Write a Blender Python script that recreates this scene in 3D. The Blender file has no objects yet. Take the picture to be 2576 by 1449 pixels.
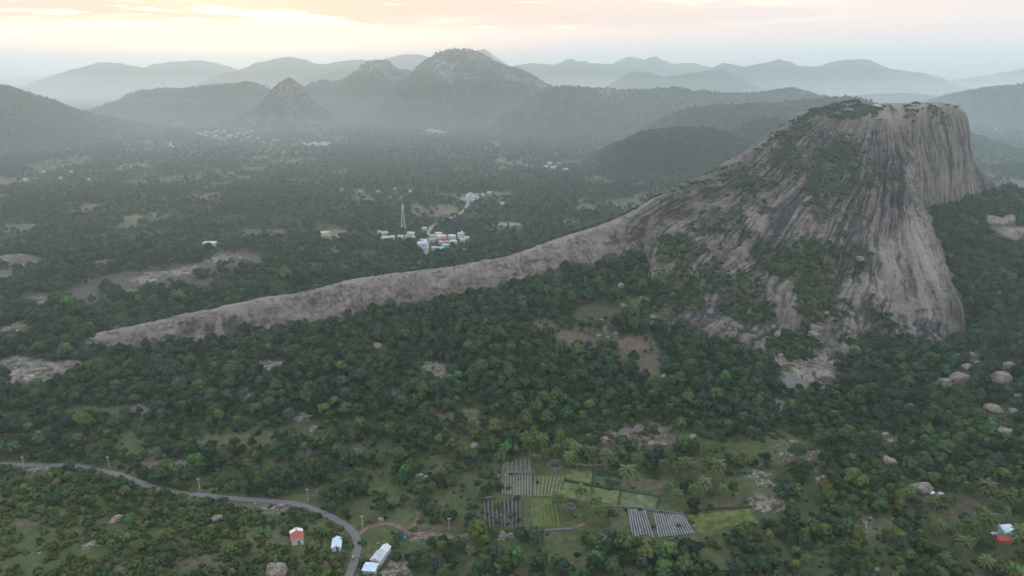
import bpy, math, random
import numpy as np
from mathutils import Vector, Matrix

random.seed(11)
RNG = np.random.default_rng(11)
SC = bpy.context.scene
COL = SC.collection
R = math.radians

# ------------------------------------------------------------------ camera
FPX, PITCH, CAMH = 720.0, R(17.2), 190.0
cam_d = bpy.data.cameras.new('camera')
cam_d.sensor_width = 36.0
cam_d.lens = 36.0 * FPX / 1024.0
cam_d.clip_start = 1.0
cam_d.clip_end = 60000.0
cam = bpy.data.objects.new('camera', cam_d)
COL.objects.link(cam)
cam.location = (0, 0, CAMH)
cam.rotation_euler = (math.pi / 2 - PITCH, 0, 0)
SC.camera = cam

# ------------------------------------------------------------------ sky, sun, exposure
SUN_AZ, SUN_EL = R(-20.0), R(5.0)          # azimuth from +Y, negative = left
SC.view_settings.view_transform = 'Standard'
SC.view_settings.look = 'None'
SC.view_settings.gamma = 1.0
SC.view_settings.use_curve_mapping = False
SC.view_settings.exposure = 1.62
SC.cycles.max_bounces = 9
SC.cycles.diffuse_bounces = 2
SC.cycles.glossy_bounces = 2
SC.cycles.volume_bounces = 6
SC.cycles.use_denoising = True


def nn(nt, typ, **kw):
    n = nt.nodes.new(typ)
    for k, v in kw.items():
        setattr(n, k, v)
    return n


def lk(nt, a, b):
    nt.links.new(a, b)


def mth(nt, op, a, b=None, c=None, clamp=False):
    n = nn(nt, 'ShaderNodeMath', operation=op)
    n.use_clamp = clamp
    for i, v in enumerate((a, b, c)):
        if v is None:
            continue
        if isinstance(v, (int, float)):
            n.inputs[i].default_value = v
        else:
            lk(nt, v, n.inputs[i])
    return n.outputs[0]


def mix(nt, f, a, b, typ='MIX'):
    n = nn(nt, 'ShaderNodeMix', data_type='RGBA', blend_type=typ)
    for s, v in ((n.inputs[0], f), (n.inputs[6], a), (n.inputs[7], b)):
        if isinstance(v, (int, float)):
            s.default_value = v
        elif isinstance(v, tuple):
            s.default_value = v + (1.0,) if len(v) == 3 else v
        else:
            lk(nt, v, s)
    return n.outputs[2]


def noise(nt, vec, scale, detail=4, rough=0.55, dist=0.0, out=0):
    n = nn(nt, 'ShaderNodeTexNoise')
    n.inputs['Scale'].default_value = scale
    n.inputs['Detail'].default_value = detail
    n.inputs['Roughness'].default_value = rough
    n.inputs['Distortion'].default_value = dist
    if vec is not None:
        lk(nt, vec, n.inputs['Vector'])
    return n.outputs[out]


def ramp(nt, f, pts):
    n = nn(nt, 'ShaderNodeValToRGB')
    e = n.color_ramp.elements
    while len(e) > 1:
        e.remove(e[0])
    e[0].position, e[0].color = pts[0][0], pts[0][1] + (1,) if len(pts[0][1]) == 3 else pts[0][1]
    for p, c in pts[1:]:
        x = e.new(p)
        x.color = c + (1,) if len(c) == 3 else c
    lk(nt, f, n.inputs[0])
    return n.outputs[0]


def g3(v):
    return (v, v, v)


def sstep(nt, x, a, b):
    n = nn(nt, 'ShaderNodeMapRange', interpolation_type='SMOOTHSTEP')
    n.inputs[1].default_value = a
    n.inputs[2].default_value = b
    lk(nt, x, n.inputs[0])
    return n.outputs[0]


CLOUD_SEED = 1.7


def build_world():
    w = bpy.data.worlds.new('World')
    SC.world = w
    w.use_nodes = True
    nt = w.node_tree
    nt.nodes.clear()
    out = nn(nt, 'ShaderNodeOutputWorld')
    bg = nn(nt, 'ShaderNodeBackground')
    lk(nt, bg.outputs[0], out.inputs[0])
    sky = nn(nt, 'ShaderNodeTexSky', sky_type='NISHITA')
    sky.sun_disc = False
    sky.sun_elevation = SUN_EL
    sky.sun_rotation = SUN_AZ
    sky.altitude = 700
    sky.air_density = 1.6
    sky.dust_density = 3.0
    skyc = mix(nt, 1.0, sky.outputs[0], g3(0.10), 'MULTIPLY')
    tc = nn(nt, 'ShaderNodeTexCoord')
    sep = nn(nt, 'ShaderNodeSeparateXYZ')
    lk(nt, tc.outputs['Generated'], sep.inputs[0])
    X, Y, Z = sep.outputs
    zc = mth(nt, 'MAXIMUM', Z, 0.0)
    # angle to the sun glow
    dot = nn(nt, 'ShaderNodeVectorMath', operation='DOT_PRODUCT')
    lk(nt, tc.outputs['Generated'], dot.inputs[0])
    dot.inputs[1].default_value = (math.sin(SUN_AZ) * math.cos(SUN_EL), math.cos(SUN_AZ) * math.cos(SUN_EL), math.sin(SUN_EL))
    glow = mth(nt, 'POWER', mth(nt, 'MAXIMUM', dot.outputs['Value'], 0.0), 12.0)
    wide = mth(nt, 'POWER', mth(nt, 'MULTIPLY_ADD', dot.outputs['Value'], 0.5, 0.5, clamp=True), 3.0)
    # thin veil of high cloud: pinkish grey low down, cream above it, paler to the sun side
    veil = ramp(nt, zc, [(0.0, (0.33, 0.325, 0.34)), (0.03, (0.345, 0.31, 0.31)), (0.06, (0.355, 0.305, 0.295)),
                         (0.10, (0.43, 0.355, 0.30)), (0.2, (0.70, 0.68, 0.65)), (0.5, (0.52, 0.57, 0.64)), (1.0, (0.40, 0.48, 0.60))])
    veil = mix(nt, mth(nt, 'MULTIPLY', wide, 0.15), veil, mix(nt, 1.0, veil, (1.18, 1.06, 0.96), 'MULTIPLY'))
    base = mix(nt, 0.88, skyc, veil)
    # long thin banks of cloud, streaked along the horizon
    az = mth(nt, 'ARCTAN2', X, Y)
    cmb = nn(nt, 'ShaderNodeCombineXYZ')
    lk(nt, mth(nt, 'MULTIPLY', az, 3.1), cmb.inputs[0])
    lk(nt, mth(nt, 'MULTIPLY', mth(nt, 'ARCSINE', Z), 34.0), cmb.inputs[1])
    cmb.inputs[2].default_value = CLOUD_SEED
    n1 = noise(nt, cmb.outputs[0], 1.0, 9, 0.60, 0.5)
    n2 = noise(nt, cmb.outputs[0], 3.2, 6, 0.65, 0.6)
    nm = mth(nt, 'ADD', mth(nt, 'MULTIPLY', n1, 0.80), mth(nt, 'MULTIPLY', n2, 0.20))
    cloud = sstep(nt, nm, 0.43, 0.49)
    low = sstep(nt, mth(nt, 'ADD', zc, mth(nt, 'MULTIPLY_ADD', nm, -0.09, 0.045)), 0.040, 0.056)
    hi = mth(nt, 'SUBTRACT', 1.0, sstep(nt, zc, 0.25, 0.6))
    lit = mth(nt, 'MULTIPLY', mth(nt, 'MULTIPLY', mth(nt, 'SUBTRACT', 1.0, cloud), low), mth(nt, 'MULTIPLY', glow, hi))
    cl_col = mix(nt, 1.0, base, (0.56, 0.55, 0.62), 'MULTIPLY')
    c1 = mix(nt, mth(nt, 'MULTIPLY', mth(nt, 'MULTIPLY', cloud, low), mth(nt, 'MULTIPLY_ADD', glow, 0.95, 0.12, clamp=True)), base, cl_col)
    gold = ramp(nt, nm, [(0.36, (1.05, 0.86, 0.50)), (0.44, (0.78, 0.56, 0.32)), (0.50, (0.48, 0.345, 0.29))])
    c2 = mix(nt, mth(nt, 'MULTIPLY', lit, 1.5, clamp=True), c1, gold)
    lk(nt, c2, bg.inputs[0])
    bg.inputs[1].default_value = 1.0
    return w


build_world()
sun_d = bpy.data.lights.new('sun', 'SUN')
sun_d.energy = 0.06
sun_d.angle = R(20)
sun_d.color = (1.0, 0.80, 0.60)
sun = bpy.data.objects.new('sun', sun_d)
COL.objects.link(sun)
sdir = Vector((math.sin(SUN_AZ) * math.cos(SUN_EL), math.cos(SUN_AZ) * math.cos(SUN_EL), math.sin(SUN_EL)))
sun.rotation_euler = (-sdir).to_track_quat('-Z', 'Y').to_euler()
sun.location = (0, 0, 900)

HAZE_DENSITY = 2.1e-4

# ------------------------------------------------------------------ picture <-> place
cP, sP = math.cos(PITCH), math.sin(PITCH)
DS = 2576.0 / 1024.0        # photo coordinates below are read off a 2576 x 1449 view


def ray(dx, dy):
    u = (dx / DS - 512) / FPX
    v = (288 - dy / DS) / FPX
    return np.array([u, cP + v * sP, -sP + v * cP])


def pY(dx, dy, Y):
    r = ray(dx, dy)
    return np.array([0, 0, CAMH]) + r * (Y / r[1])


def pZ(dx, dy, z):
    r = ray(dx, dy)
    return np.array([0, 0, CAMH]) + r * ((z - CAMH) / r[2])


def proj(x, y, z):
    zz = z - CAMH
    d = y * cP - zz * sP
    d = np.where(d > 1, d, 1)
    v = (y * sP + zz * cP) / d
    u = x / d
    return (512 + u * FPX) * DS, (288 - v * FPX) * DS, d


# ------------------------------------------------------------------ numpy noise
_perm = np.random.default_rng(5).permutation(256).astype(np.int64)
_perm = np.concatenate([_perm, _perm, _perm])
_gr = np.random.default_rng(6).normal(size=(256, 3))
_gr /= np.linalg.norm(_gr, axis=1)[:, None]


def pn(x, y, z=None):
    x = np.asarray(x, dtype=np.float64)
    y = np.asarray(y, dtype=np.float64)
    x, y = np.broadcast_arrays(x, y)
    xi, yi = np.floor(x).astype(np.int64), np.floor(y).astype(np.int64)
    xf, yf = x - xi, y - yi
    u, v = xf * xf * xf * (xf * (xf * 6 - 15) + 10), yf * yf * yf * (yf * (yf * 6 - 15) + 10)
    if z is None:
        def g(ix, iy, fx, fy):
            h = _perm[_perm[ix & 255] + (iy & 255)]
            return _gr[h, 0] * fx + _gr[h, 1] * fy
        a = g(xi, yi, xf, yf)
        b = g(xi + 1, yi, xf - 1, yf)
        c = g(xi, yi + 1, xf, yf - 1)
        d = g(xi + 1, yi + 1, xf - 1, yf - 1)
        ab = a + (b - a) * u
        cd = c + (d - c) * u
        return (ab + (cd - ab) * v) * 1.6
    z = np.broadcast_to(np.asarray(z, dtype=np.float64), x.shape)
    zi = np.floor(z).astype(np.int64)
    zf = z - zi
    w = zf * zf * zf * (zf * (zf * 6 - 15) + 10)

    def g(a, b, c):
        h = _perm[_perm[_perm[(xi + a) & 255] + ((yi + b) & 255)] + ((zi + c) & 255)]
        G = _gr[h]
        return G[..., 0] * (xf - a) + G[..., 1] * (yf - b) + G[..., 2] * (zf - c)
    r = []
    for c in (0, 1):
        a0 = g(0, 0, c)
        a0 = a0 + (g(1, 0, c) - a0) * u
        a1 = g(0, 1, c)
        a1 = a1 + (g(1, 1, c) - a1) * u
        r.append(a0 + (a1 - a0) * v)
    return (r[0] + (r[1] - r[0]) * w) * 1.4


def fbm(x, y, z=None, o=4, gain=0.5):
    s, a, f = 0.0, 1.0, 1.0
    for k in range(o):
        s = s + a * (pn(x * f + 17.3 * k, y * f - 9.1 * k) if z is None else pn(x * f + 17.3 * k, y * f - 9.1 * k, z * f + 3.7 * k))
        a *= gain
        f *= 2.03
    return s


def smooth(x, a, b):
    t = np.clip((x - a) / (b - a), 0, 1)
    return t * t * (3 - 2 * t)


def in_poly(px, py, poly):
    c = np.zeros(np.shape(px), bool)
    n = len(poly)
    for i in range(n):
        x1, y1 = poly[i]
        x2, y2 = poly[(i + 1) % n]
        if y1 == y2:
            continue
        c ^= ((y1 > py) != (y2 > py)) & (px < (x2 - x1) * (py - y1) / (y2 - y1) + x1)
    return c


# ------------------------------------------------------------------ ground height
def A(zx, zy): return (zx / 3.0, 966 + zy / 3.0)            # lower left photo tile
def B(zx, zy): return (858.7 + zx / 3.0, 966 + zy / 3.0)    # lower middle
def Cc(zx, zy): return (1717.3 + zx / 3.0, 966 + zy / 3.0)  # lower right
def D(zx, zy): return (zx / 3.0, 483 + zy / 3.0)            # middle left
def Em(zx, zy): return (858.7 + zx / 3.0, 483 + zy / 3.0)   # middle
def Fr(zx, zy): return (1717.3 + zx / 3.0, 483 + zy / 3.0)  # middle right


GC = []
for q in [(0, 1449, 6), (300, 1449, 8), (600, 1449, 4), (890, 1440, 0), (1300, 1440, 0), (1800, 1440, 0), (2300, 1440, 0), (2576, 1440, 1),
          (0, 1310, 9), (300, 1310, 9), (650, 1320, 4), (0, 1170, 2), (300, 1190, 2), (450, 1235, 2), (650, 1258, 2), (800, 1280, 1.5), (893, 1345, 0),
          (1300, 1150, 2), (1900, 1150, 3), (1300, 1330, 0), (1700, 1330, 0), (2000, 1250, 1), (2300, 1250, 1), (1000, 1200, 1),
          (0, 1050, 3), (300, 1020, 3), (700, 1020, 5), (1100, 960, 10), (1500, 920, 15), (1900, 1000, 6), (2200, 1050, 2), (2500, 1000, 3), (2500, 850, 12),
          (50, 930, 4), (600, 660, 16), (50, 670, 10), (300, 760, 6), (100, 800, 3), (900, 670, 2), (1100, 640, 0), (1110, 605, 0), (500, 610, 0), (100, 600, 0),
          (2000, 985, 0)]:
    GC.append(pZ(*q))
GC += [np.array(q, float) for q in [(-245, 460, 1), (-196, 468, 5), (-110, 488, 15), (-28, 510, 25), (67, 552, 36), (111, 545, 42), (110, 462, 16), (172, 478, 12),
       (225, 455, -2), (285, 470, -3), (326, 485, -2), (345, 540, 14), (370, 600, 36), (404, 668, 60), (437, 688, 61), (470, 715, 64), (510, 728, 67), (560, 740, 66),
       (500, 640, 48), (420, 560, 26), (560, 560, 34), (300, 600, 30), (200, 560, 30), (330, 700, 40),
       (560, 860, 30), (420, 850, 25), (300, 830, 10), (150, 720, 10), (50, 680, 6), (-50, 640, 4), (600, 980, 0), (300, 980, 0), (0, 950, 0), (-300, 950, 0),
       (-600, 950, 0), (-400, 500, 2), (-500, 700, 6), (-300, 200, 5), (300, 200, 2), (0, 150, 0), (0, 0, 0), (-250, 0, 0), (250, 0, 0), (600, 400, 10), (800, 700, 30), (-700, 300, 0), (700, 100, 0)]]
GC = np.array(GC)
_n = len(GC)
_d = np.hypot(GC[:, None, 0] - GC[None, :, 0], GC[:, None, 1] - GC[None, :, 1]) / 100.0
_K = np.where(_d > 0, _d * _d * np.log(_d + 1e-9), 0) + np.eye(_n) * 0.02
_P = np.column_stack([np.ones(_n), GC[:, 0] / 100, GC[:, 1] / 100])
_S = np.block([[_K, _P], [_P.T, np.zeros((3, 3))]])
_W = np.linalg.solve(_S, np.concatenate([GC[:, 2], np.zeros(3)]))


def ground(x, y):
    x = np.asarray(x, float)
    y = np.asarray(y, float)
    sh = np.broadcast(x, y).shape
    x = np.broadcast_to(x, sh).ravel()
    y = np.broadcast_to(y, sh).ravel()
    z = np.zeros(x.shape)
    near = np.hypot(x, y - 400) < 1100
    idx = np.nonzero(near)[0]
    for k in range(0, len(idx), 60000):
        j = idx[k:k + 60000]
        d = np.hypot(x[j][:, None] - GC[None, :, 0], y[j][:, None] - GC[None, :, 1]) / 100.0
        f = (np.where(d > 1e-6, d * d * np.log(d + 1e-9), 0) @ _W[:_n]) + _W[_n] + _W[_n + 1] * x[j] / 100 + _W[_n + 2] * y[j] / 100
        z[j] = np.clip(f, -8, 90)
    dist = np.hypot(x, y - 400)
    z *= 1 - smooth(dist, 560, 900)
    z += fbm(x / 60, y / 60, o=3) * 0.9 * smooth(dist, -50, 300)
    far = smooth(dist, 600, 1400)
    z += far * (fbm(x / 420 + 5, y / 420, o=3) * 7.0)
    return z.reshape(sh)


def gp(dx, dy, it=12):
    """point of the ground seen at photo position dx,dy"""
    r = ray(dx, dy)
    z = 0.0
    for k in range(it):
        t = (z - CAMH) / r[2]
        p = np.array([0, 0, CAMH]) + r * t
        z = z + 0.7 * (float(ground(p[0], p[1])) - z)
    t = (z - CAMH) / r[2]
    p = np.array([0, 0, CAMH]) + r * t
    p[2] = float(ground(p[0], p[1]))
    return p


# ------------------------------------------------------------------ materials
def mat(name, rough=0.9, spec=0.2):
    m = bpy.data.materials.new(name)
    m.use_nodes = True
    b = m.node_tree.nodes['Principled BSDF']
    b.inputs['Roughness'].default_value = rough
    b.inputs['Specular IOR Level'].default_value = spec
    return m, m.node_tree, b


def plain(name, c, rough=0.85, var=0.12, scale=0.6, spec=0.2):
    m, nt, b = mat(name, rough, spec)
    tc = nn(nt, 'ShaderNodeTexCoord')
    f = noise(nt, tc.outputs['Object'], scale, 5, 0.6)
    c0 = tuple(max(0, v * (1 - 2.2 * var)) for v in c)
    c1 = tuple(min(1, v * (1 + 1.6 * var)) for v in c)
    lk(nt, ramp(nt, f, [(0.3, c0), (0.7, c1)]), b.inputs['Base Color'])
    return m


def leaf_mat(name, c, var=0.35):
    m, nt, b = mat(name, 0.75, 0.15)
    oi = nn(nt, 'ShaderNodeObjectInfo')
    tc = nn(nt, 'ShaderNodeTexCoord')
    f = noise(nt, tc.outputs['Object'], 0.9, 4, 0.65)
    cc = ramp(nt, f, [(0.3, tuple(v * (1 - var) for v in c)), (0.7, tuple(v * (1 + var * 0.8) for v in c))])
    hsv = nn(nt, 'ShaderNodeHueSaturation')
    lk(nt, cc, hsv.inputs['Color'])
    lk(nt, mth(nt, 'MULTIPLY_ADD', oi.outputs['Random'], 0.05, 0.475), hsv.inputs['Hue'])
    rr = mth(nt, 'FRACT', mth(nt, 'MULTIPLY', oi.outputs['Random'], 7.31))
    lk(nt, mth(nt, 'MULTIPLY_ADD', rr, 0.85, 0.62), hsv.inputs['Value'])
    lk(nt, hsv.outputs[0], b.inputs['Base Color'])
    return m


M = {}
LEAF = [(0.022, 0.048, 0.021), (0.032, 0.060, 0.026), (0.048, 0.076, 0.026), (0.034, 0.059, 0.036), (0.068, 0.098, 0.028), (0.086, 0.088, 0.028), (0.058, 0.114, 0.032)]
LEAFNAME = ['dark green', 'deep green', 'mid green', 'grey green', 'light green', 'olive', 'bright green']
for i, c in enumerate(LEAF):
    M['leaf%d' % i] = leaf_mat('leaf_%d' % i, c)
M['bark'] = plain('bark', (0.10, 0.085, 0.07), var=0.25, scale=3)
M['palebark'] = plain('pale_bark', (0.20, 0.185, 0.165), var=0.15, scale=3)
M['palm'] = leaf_mat('palm_leaf', (0.068, 0.090, 0.030))
M['white'] = plain('whitewash', (0.60, 0.60, 0.585), var=0.05)
M['cream'] = plain('cream_paint', (0.70, 0.64, 0.52), var=0.06)
M['lblue'] = plain('light_blue_paint', (0.55, 0.68, 0.74), var=0.05)
M['turq'] = plain('turquoise_paint', (0.28, 0.62, 0.60), var=0.06)
M['lilac'] = plain('lilac_paint', (0.60, 0.54, 0.62), var=0.06)
M['pinkish'] = plain('dusty_pink_paint', (0.55, 0.42, 0.38), var=0.08)
M['greyw'] = plain('grey_cement', (0.42, 0.42, 0.41), var=0.10)
M['redtile'] = plain('red_roof_tile', (0.33, 0.105, 0.075), var=0.16, scale=2.0)
M['redpaint'] = plain('red_paint', (0.55, 0.10, 0.08), var=0.08)
M['concrete'] = plain('concrete_roof', (0.52, 0.50, 0.48), var=0.10)
M['sheet'] = plain('corrugated_sheet', (0.42, 0.45, 0.48), rough=0.5, var=0.22, scale=1.2, spec=0.4)
M['sheetblue'] = plain('pale_blue_sheet', (0.50, 0.58, 0.66), rough=0.45, var=0.12, scale=1.4, spec=0.4)
M['whitesheet'] = plain('white_sheet', (0.62, 0.615, 0.60), rough=0.5, var=0.05)
M['dark'] = plain('dark_opening', (0.03, 0.032, 0.035), rough=0.4, var=0.1)
M['wood'] = plain('weathered_wood', (0.16, 0.11, 0.075), var=0.2, scale=3)
M['bluetarp'] = plain('blue_tarp', (0.04, 0.16, 0.48), rough=0.5, var=0.1)
M['whitetarp'] = plain('white_tarp', (0.72, 0.75, 0.80), rough=0.5, var=0.08)
M['steel'] = plain('galvanised_steel', (0.50, 0.52, 0.52), rough=0.5, var=0.06, spec=0.4)
M['pole'] = plain('concrete_pole', (0.36, 0.355, 0.34), var=0.08)
M['asphalt'] = plain('asphalt', (0.135, 0.13, 0.126), var=0.10, scale=0.35)
M['dirt'] = plain('dirt_track', (0.155, 0.11, 0.078), var=0.22, scale=0.35)
M['palepath'] = plain('pale_path', (0.24, 0.22, 0.19), var=0.12, scale=0.4)
M['drystone'] = plain('dry_stone', (0.15, 0.14, 0.125), var=0.3, scale=1.4)
M['skin'] = plain('skin', (0.22, 0.13, 0.09))
M['shirt'] = plain('white_shirt', (0.72, 0.72, 0.72))
M['black'] = plain('black_rubber', (0.02, 0.02, 0.02), rough=0.5)


def rock_material(name, attr, turf=False):
    m, nt, b = mat(name, 0.92, 0.15)
    tc = nn(nt, 'ShaderNodeTexCoord')
    P = tc.outputs['Object']
    f1 = noise(nt, P, 0.05, 6, 0.62, 0.4)
    f2 = noise(nt, P, 0.45, 6, 0.65)
    base = ramp(nt, f1, [(0.30, (0.112, 0.088, 0.075)), (0.48, (0.165, 0.134, 0.115)), (0.66, (0.220, 0.182, 0.154))])
    base = mix(nt, sstep(nt, f2, 0.50, 0.72), base, (0.082, 0.066, 0.058))
    if not attr:
        base = mix(nt, 1.0, base, (1.55, 1.55, 1.55), 'MULTIPLY')
        f3 = noise(nt, P, 1.6, 6, 0.7)
        base = mix(nt, sstep(nt, f3, 0.48, 0.74), base, (0.10, 0.088, 0.078))
        vo = nn(nt, 'ShaderNodeTexVoronoi', feature='DISTANCE_TO_EDGE')
        vo.inputs['Scale'].default_value = 0.22
        wv = nn(nt, 'ShaderNodeVectorMath', operation='ADD')
        lk(nt, P, wv.inputs[0])
        lk(nt, mix(nt, 1.0, noise(nt, P, 0.5, 3, .6, out=1), g3(5.0), 'MULTIPLY'), wv.inputs[1])
        lk(nt, wv.outputs[0], vo.inputs['Vector'])
        cr = mth(nt, 'SUBTRACT', 1.0, sstep(nt, vo.outputs['Distance'], 0.01, 0.07))
        base = mix(nt, mth(nt, 'MULTIPLY', cr, .8), base, (0.035, 0.033, 0.030))
    if turf:
        tf = sstep(nt, noise(nt, P, 0.16, 6, 0.68, .4), 0.47, 0.56)
        base = mix(nt, tf, base, ramp(nt, f2, [(0.35, (0.030, 0.040, 0.018)), (0.65, (0.075, 0.076, 0.036))]))
    if attr:
        a = nn(nt, 'ShaderNodeAttribute', attribute_name='rk')
        s = nn(nt, 'ShaderNodeSeparateColor')
        lk(nt, a.outputs['Color'], s.inputs[0])
        stain, veg, pale = s.outputs
        base = mix(nt, pale, base, (0.265, 0.226, 0.188))
        base = mix(nt, mth(nt, 'MULTIPLY', stain, 0.92), base, (0.030, 0.028, 0.029))
        grass = ramp(nt, noise(nt, P, 0.35, 5, 0.6), [(0.35, (0.038, 0.048, 0.022)), (0.65, (0.085, 0.085, 0.040))])
        vm = sstep(nt, mth(nt, 'ADD', veg, mth(nt, 'MULTIPLY_ADD', f2, 0.5, -0.25)), 0.38, 0.62)
        base = mix(nt, vm, base, grass)
    lk(nt, base, b.inputs['Base Color'])
    bp = nn(nt, 'ShaderNodeBump')
    bp.inputs['Strength'].default_value = 0.6
    bp.inputs['Distance'].default_value = 0.6
    lk(nt, noise(nt, P, 0.8, 6, 0.7), bp.inputs['Height'])
    lk(nt, bp.outputs[0], b.inputs['Normal'])
    return m


M['rock'] = rock_material('granite_streaked', True)
M['boulder'] = rock_material('granite', False)
M['slab'] = rock_material('granite_with_turf', False, True)


def ground_material():
    m, nt, b = mat('ground', 0.95, 0.1)
    tc = nn(nt, 'ShaderNodeTexCoord')
    P = tc.outputs['Object']
    a = nn(nt, 'ShaderNodeAttribute', attribute_name='gc')
    f = noise(nt, P, 0.33, 6, 0.7)
    f2 = noise(nt, P, 0.03, 5, 0.6)
    k = mth(nt, 'MULTIPLY', mth(nt, 'MULTIPLY_ADD', f, 1.7, -0.10), mth(nt, 'MULTIPLY_ADD', f2, 0.6, 0.7))
    cm = nn(nt, 'ShaderNodeCombineColor')
    for i in range(3):
        lk(nt, k, cm.inputs[i])
    lk(nt, mix(nt, 1.0, a.outputs['Color'], cm.outputs[0], 'MULTIPLY'), b.inputs['Base Color'])
    bp = nn(nt, 'ShaderNodeBump')
    bp.inputs['Strength'].default_value = 0.7
    bp.inputs['Distance'].default_value = 0.5
    lk(nt, noise(nt, P, 1.1, 5, 0.7), bp.inputs['Height'])
    lk(nt, bp.outputs[0], b.inputs['Normal'])
    return m


M['ground'] = ground_material()


# ------------------------------------------------------------------ mesh helpers
def link(o, parent=None):
    COL.objects.link(o)
    if parent is not None:
        o.parent = parent
    return o


def tag(o, label=None, cat=None, group=None, kind=None):
    if label:
        o['label'] = label
    if cat:
        o['category'] = cat
    if group:
        o['group'] = group
    if kind:
        o['kind'] = kind
    return o


def mesh_np(name, V, Fq, mats, smooth_=True, colors=None, cname='rk'):
    """V (n,3), Fq (m,4) or (m,3) index arrays"""
    me = bpy.data.meshes.new(name)
    V = np.asarray(V, np.float32)
    Fq = np.asarray(Fq, np.int32)
    k = Fq.shape[1]
    me.vertices.add(len(V))
    me.vertices.foreach_set('co', V.ravel())
    me.loops.add(Fq.size)
    me.loops.foreach_set('vertex_index', Fq.ravel())
    me.polygons.add(len(Fq))
    me.polygons.foreach_set('loop_start', np.arange(0, Fq.size, k, dtype=np.int32))
    me.update(calc_edges=True)
    me.polygons.foreach_set('use_smooth', np.full(len(Fq), smooth_, dtype=bool))
    if colors is not None:
        at = me.attributes.new(cname, 'FLOAT_COLOR', 'POINT')
        c4 = np.ones((len(V), 4), np.float32)
        c4[:, :3] = colors
        at.data.foreach_set('color', c4.ravel())
    for mm in (mats if isinstance(mats, (list, tuple)) else [mats]):
        me.materials.append(mm)
    return me


def grid_faces(nr, nc, wrap=False):
    i = np.arange(nr - 1)[:, None] * nc
    cN = nc if wrap else nc - 1
    j = np.arange(cN)[None, :]
    j1 = (j + 1) % nc
    return np.stack([i + j, i + j1, i + nc + j1, i + nc + j], -1).reshape(-1, 4)


class MB:
    def __init__(self):
        self.v, self.f = [], []

    def add(self, V, Fs):
        o = len(self.v)
        self.v += [tuple(p) for p in V]
        self.f += [tuple(i + o for i in f) for f in Fs]
        return self

    def box(self, x0, x1, y0, y1, z0, z1):
        return self.add([(x0, y0, z0), (x1, y0, z0), (x1, y1, z0), (x0, y1, z0), (x0, y0, z1), (x1, y0, z1), (x1, y1, z1), (x0, y1, z1)],
                        [(0, 3, 2, 1), (4, 5, 6, 7), (0, 1, 5, 4), (1, 2, 6, 5), (2, 3, 7, 6), (3, 0, 4, 7)])

    def bar(self, a, b, w, n=4, w2=None):
        a, b = Vector(a), Vector(b)
        d = (b - a)
        q = d.to_track_quat('Z', 'Y')
        w2 = w if w2 is None else w2
        V = []
        for p, r in ((a, w), (b, w2)):
            for k in range(n):
                t = 2 * math.pi * (k + .5) / n
                V.append(p + q @ Vector((math.cos(t) * r, math.sin(t) * r, 0)))
        Fs = [(k, (k + 1) % n, n + (k + 1) % n, n + k) for k in range(n)] + [tuple(range(n - 1, -1, -1)), tuple(range(n, 2 * n))]
        return self.add(V, Fs)

    def tube(self, pts, rs, n=6):
        base = len(self.v)
        for i, (p, r) in enumerate(zip(pts, rs)):
            p = Vector(p)
            d = Vector(pts[min(i + 1, len(pts) - 1)]) - Vector(pts[max(i - 1, 0)])
            q = d.to_track_quat('Z', 'Y')
            for k in range(n):
                t = 2 * math.pi * k / n
                self.v.append(tuple(p + q @ Vector((math.cos(t) * r, math.sin(t) * r, 0))))
        for i in range(len(pts) - 1):
            for k in range(n):
                a = base + i * n
                self.f.append((a + k, a + (k + 1) % n, a + n + (k + 1) % n, a + n + k))
        self.f.append(tuple(base + (len(pts) - 1) * n + k for k in range(n)))
        self.f.append(tuple(base + k for k in range(n - 1, -1, -1)))
        return self

    def mesh(self, name, m, smooth_=False):
        me = bpy.data.meshes.new(name)
        me.from_pydata(self.v, [], self.f)
        me.materials.append(m)
        if smooth_:
            for p in me.polygons:
                p.use_smooth = True
        me.update()
        return me

    def build(self, name, m, parent=None, smooth_=False):
        return link(bpy.data.objects.new(name, self.mesh(name, m, smooth_)), parent)


def empty(name, loc, rz=0.0, sc=1.0):
    o = bpy.data.objects.new(name, None)
    o.empty_display_size = 0.5
    o.location = [float(v) for v in loc]
    o.rotation_euler = (0, 0, rz)
    o.scale = (sc, sc, sc) if not isinstance(sc, (tuple, list)) else sc
    return link(o)

# ------------------------------------------------------------------ the great rock
def spline_net(N, s, t):
    """Catmull-Rom surface over control net N (ns, nt, 3), periodic in s"""
    ns, nt_ = N.shape[:2]

    def w(x):
        f = x - np.floor(x)
        return np.stack([-.5 * f + f * f - .5 * f ** 3, 1 - 2.5 * f * f + 1.5 * f ** 3, .5 * f + 2 * f * f - 1.5 * f ** 3, -.5 * f * f + .5 * f ** 3], -1)
    si = np.floor(s).astype(int)
    ti = np.minimum(np.floor(t).astype(int), nt_ - 2)
    ws = w(s)
    ft = t - ti
    wt = np.stack([-.5 * ft + ft * ft - .5 * ft ** 3, 1 - 2.5 * ft * ft + 1.5 * ft ** 3, .5 * ft + 2 * ft * ft - 1.5 * ft ** 3, -.5 * ft * ft + .5 * ft ** 3], -1)
    out = np.zeros((len(s), len(t), 3))
    for a in range(4):
        Na = N[(si + a - 1) % ns]
        for b in range(4):
            Nb = Na[:, np.clip(ti + b - 1, 0, nt_ - 1)]
            out += Nb * (ws[:, a][:, None, None] * wt[:, b][None, :, None])
    return out


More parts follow.
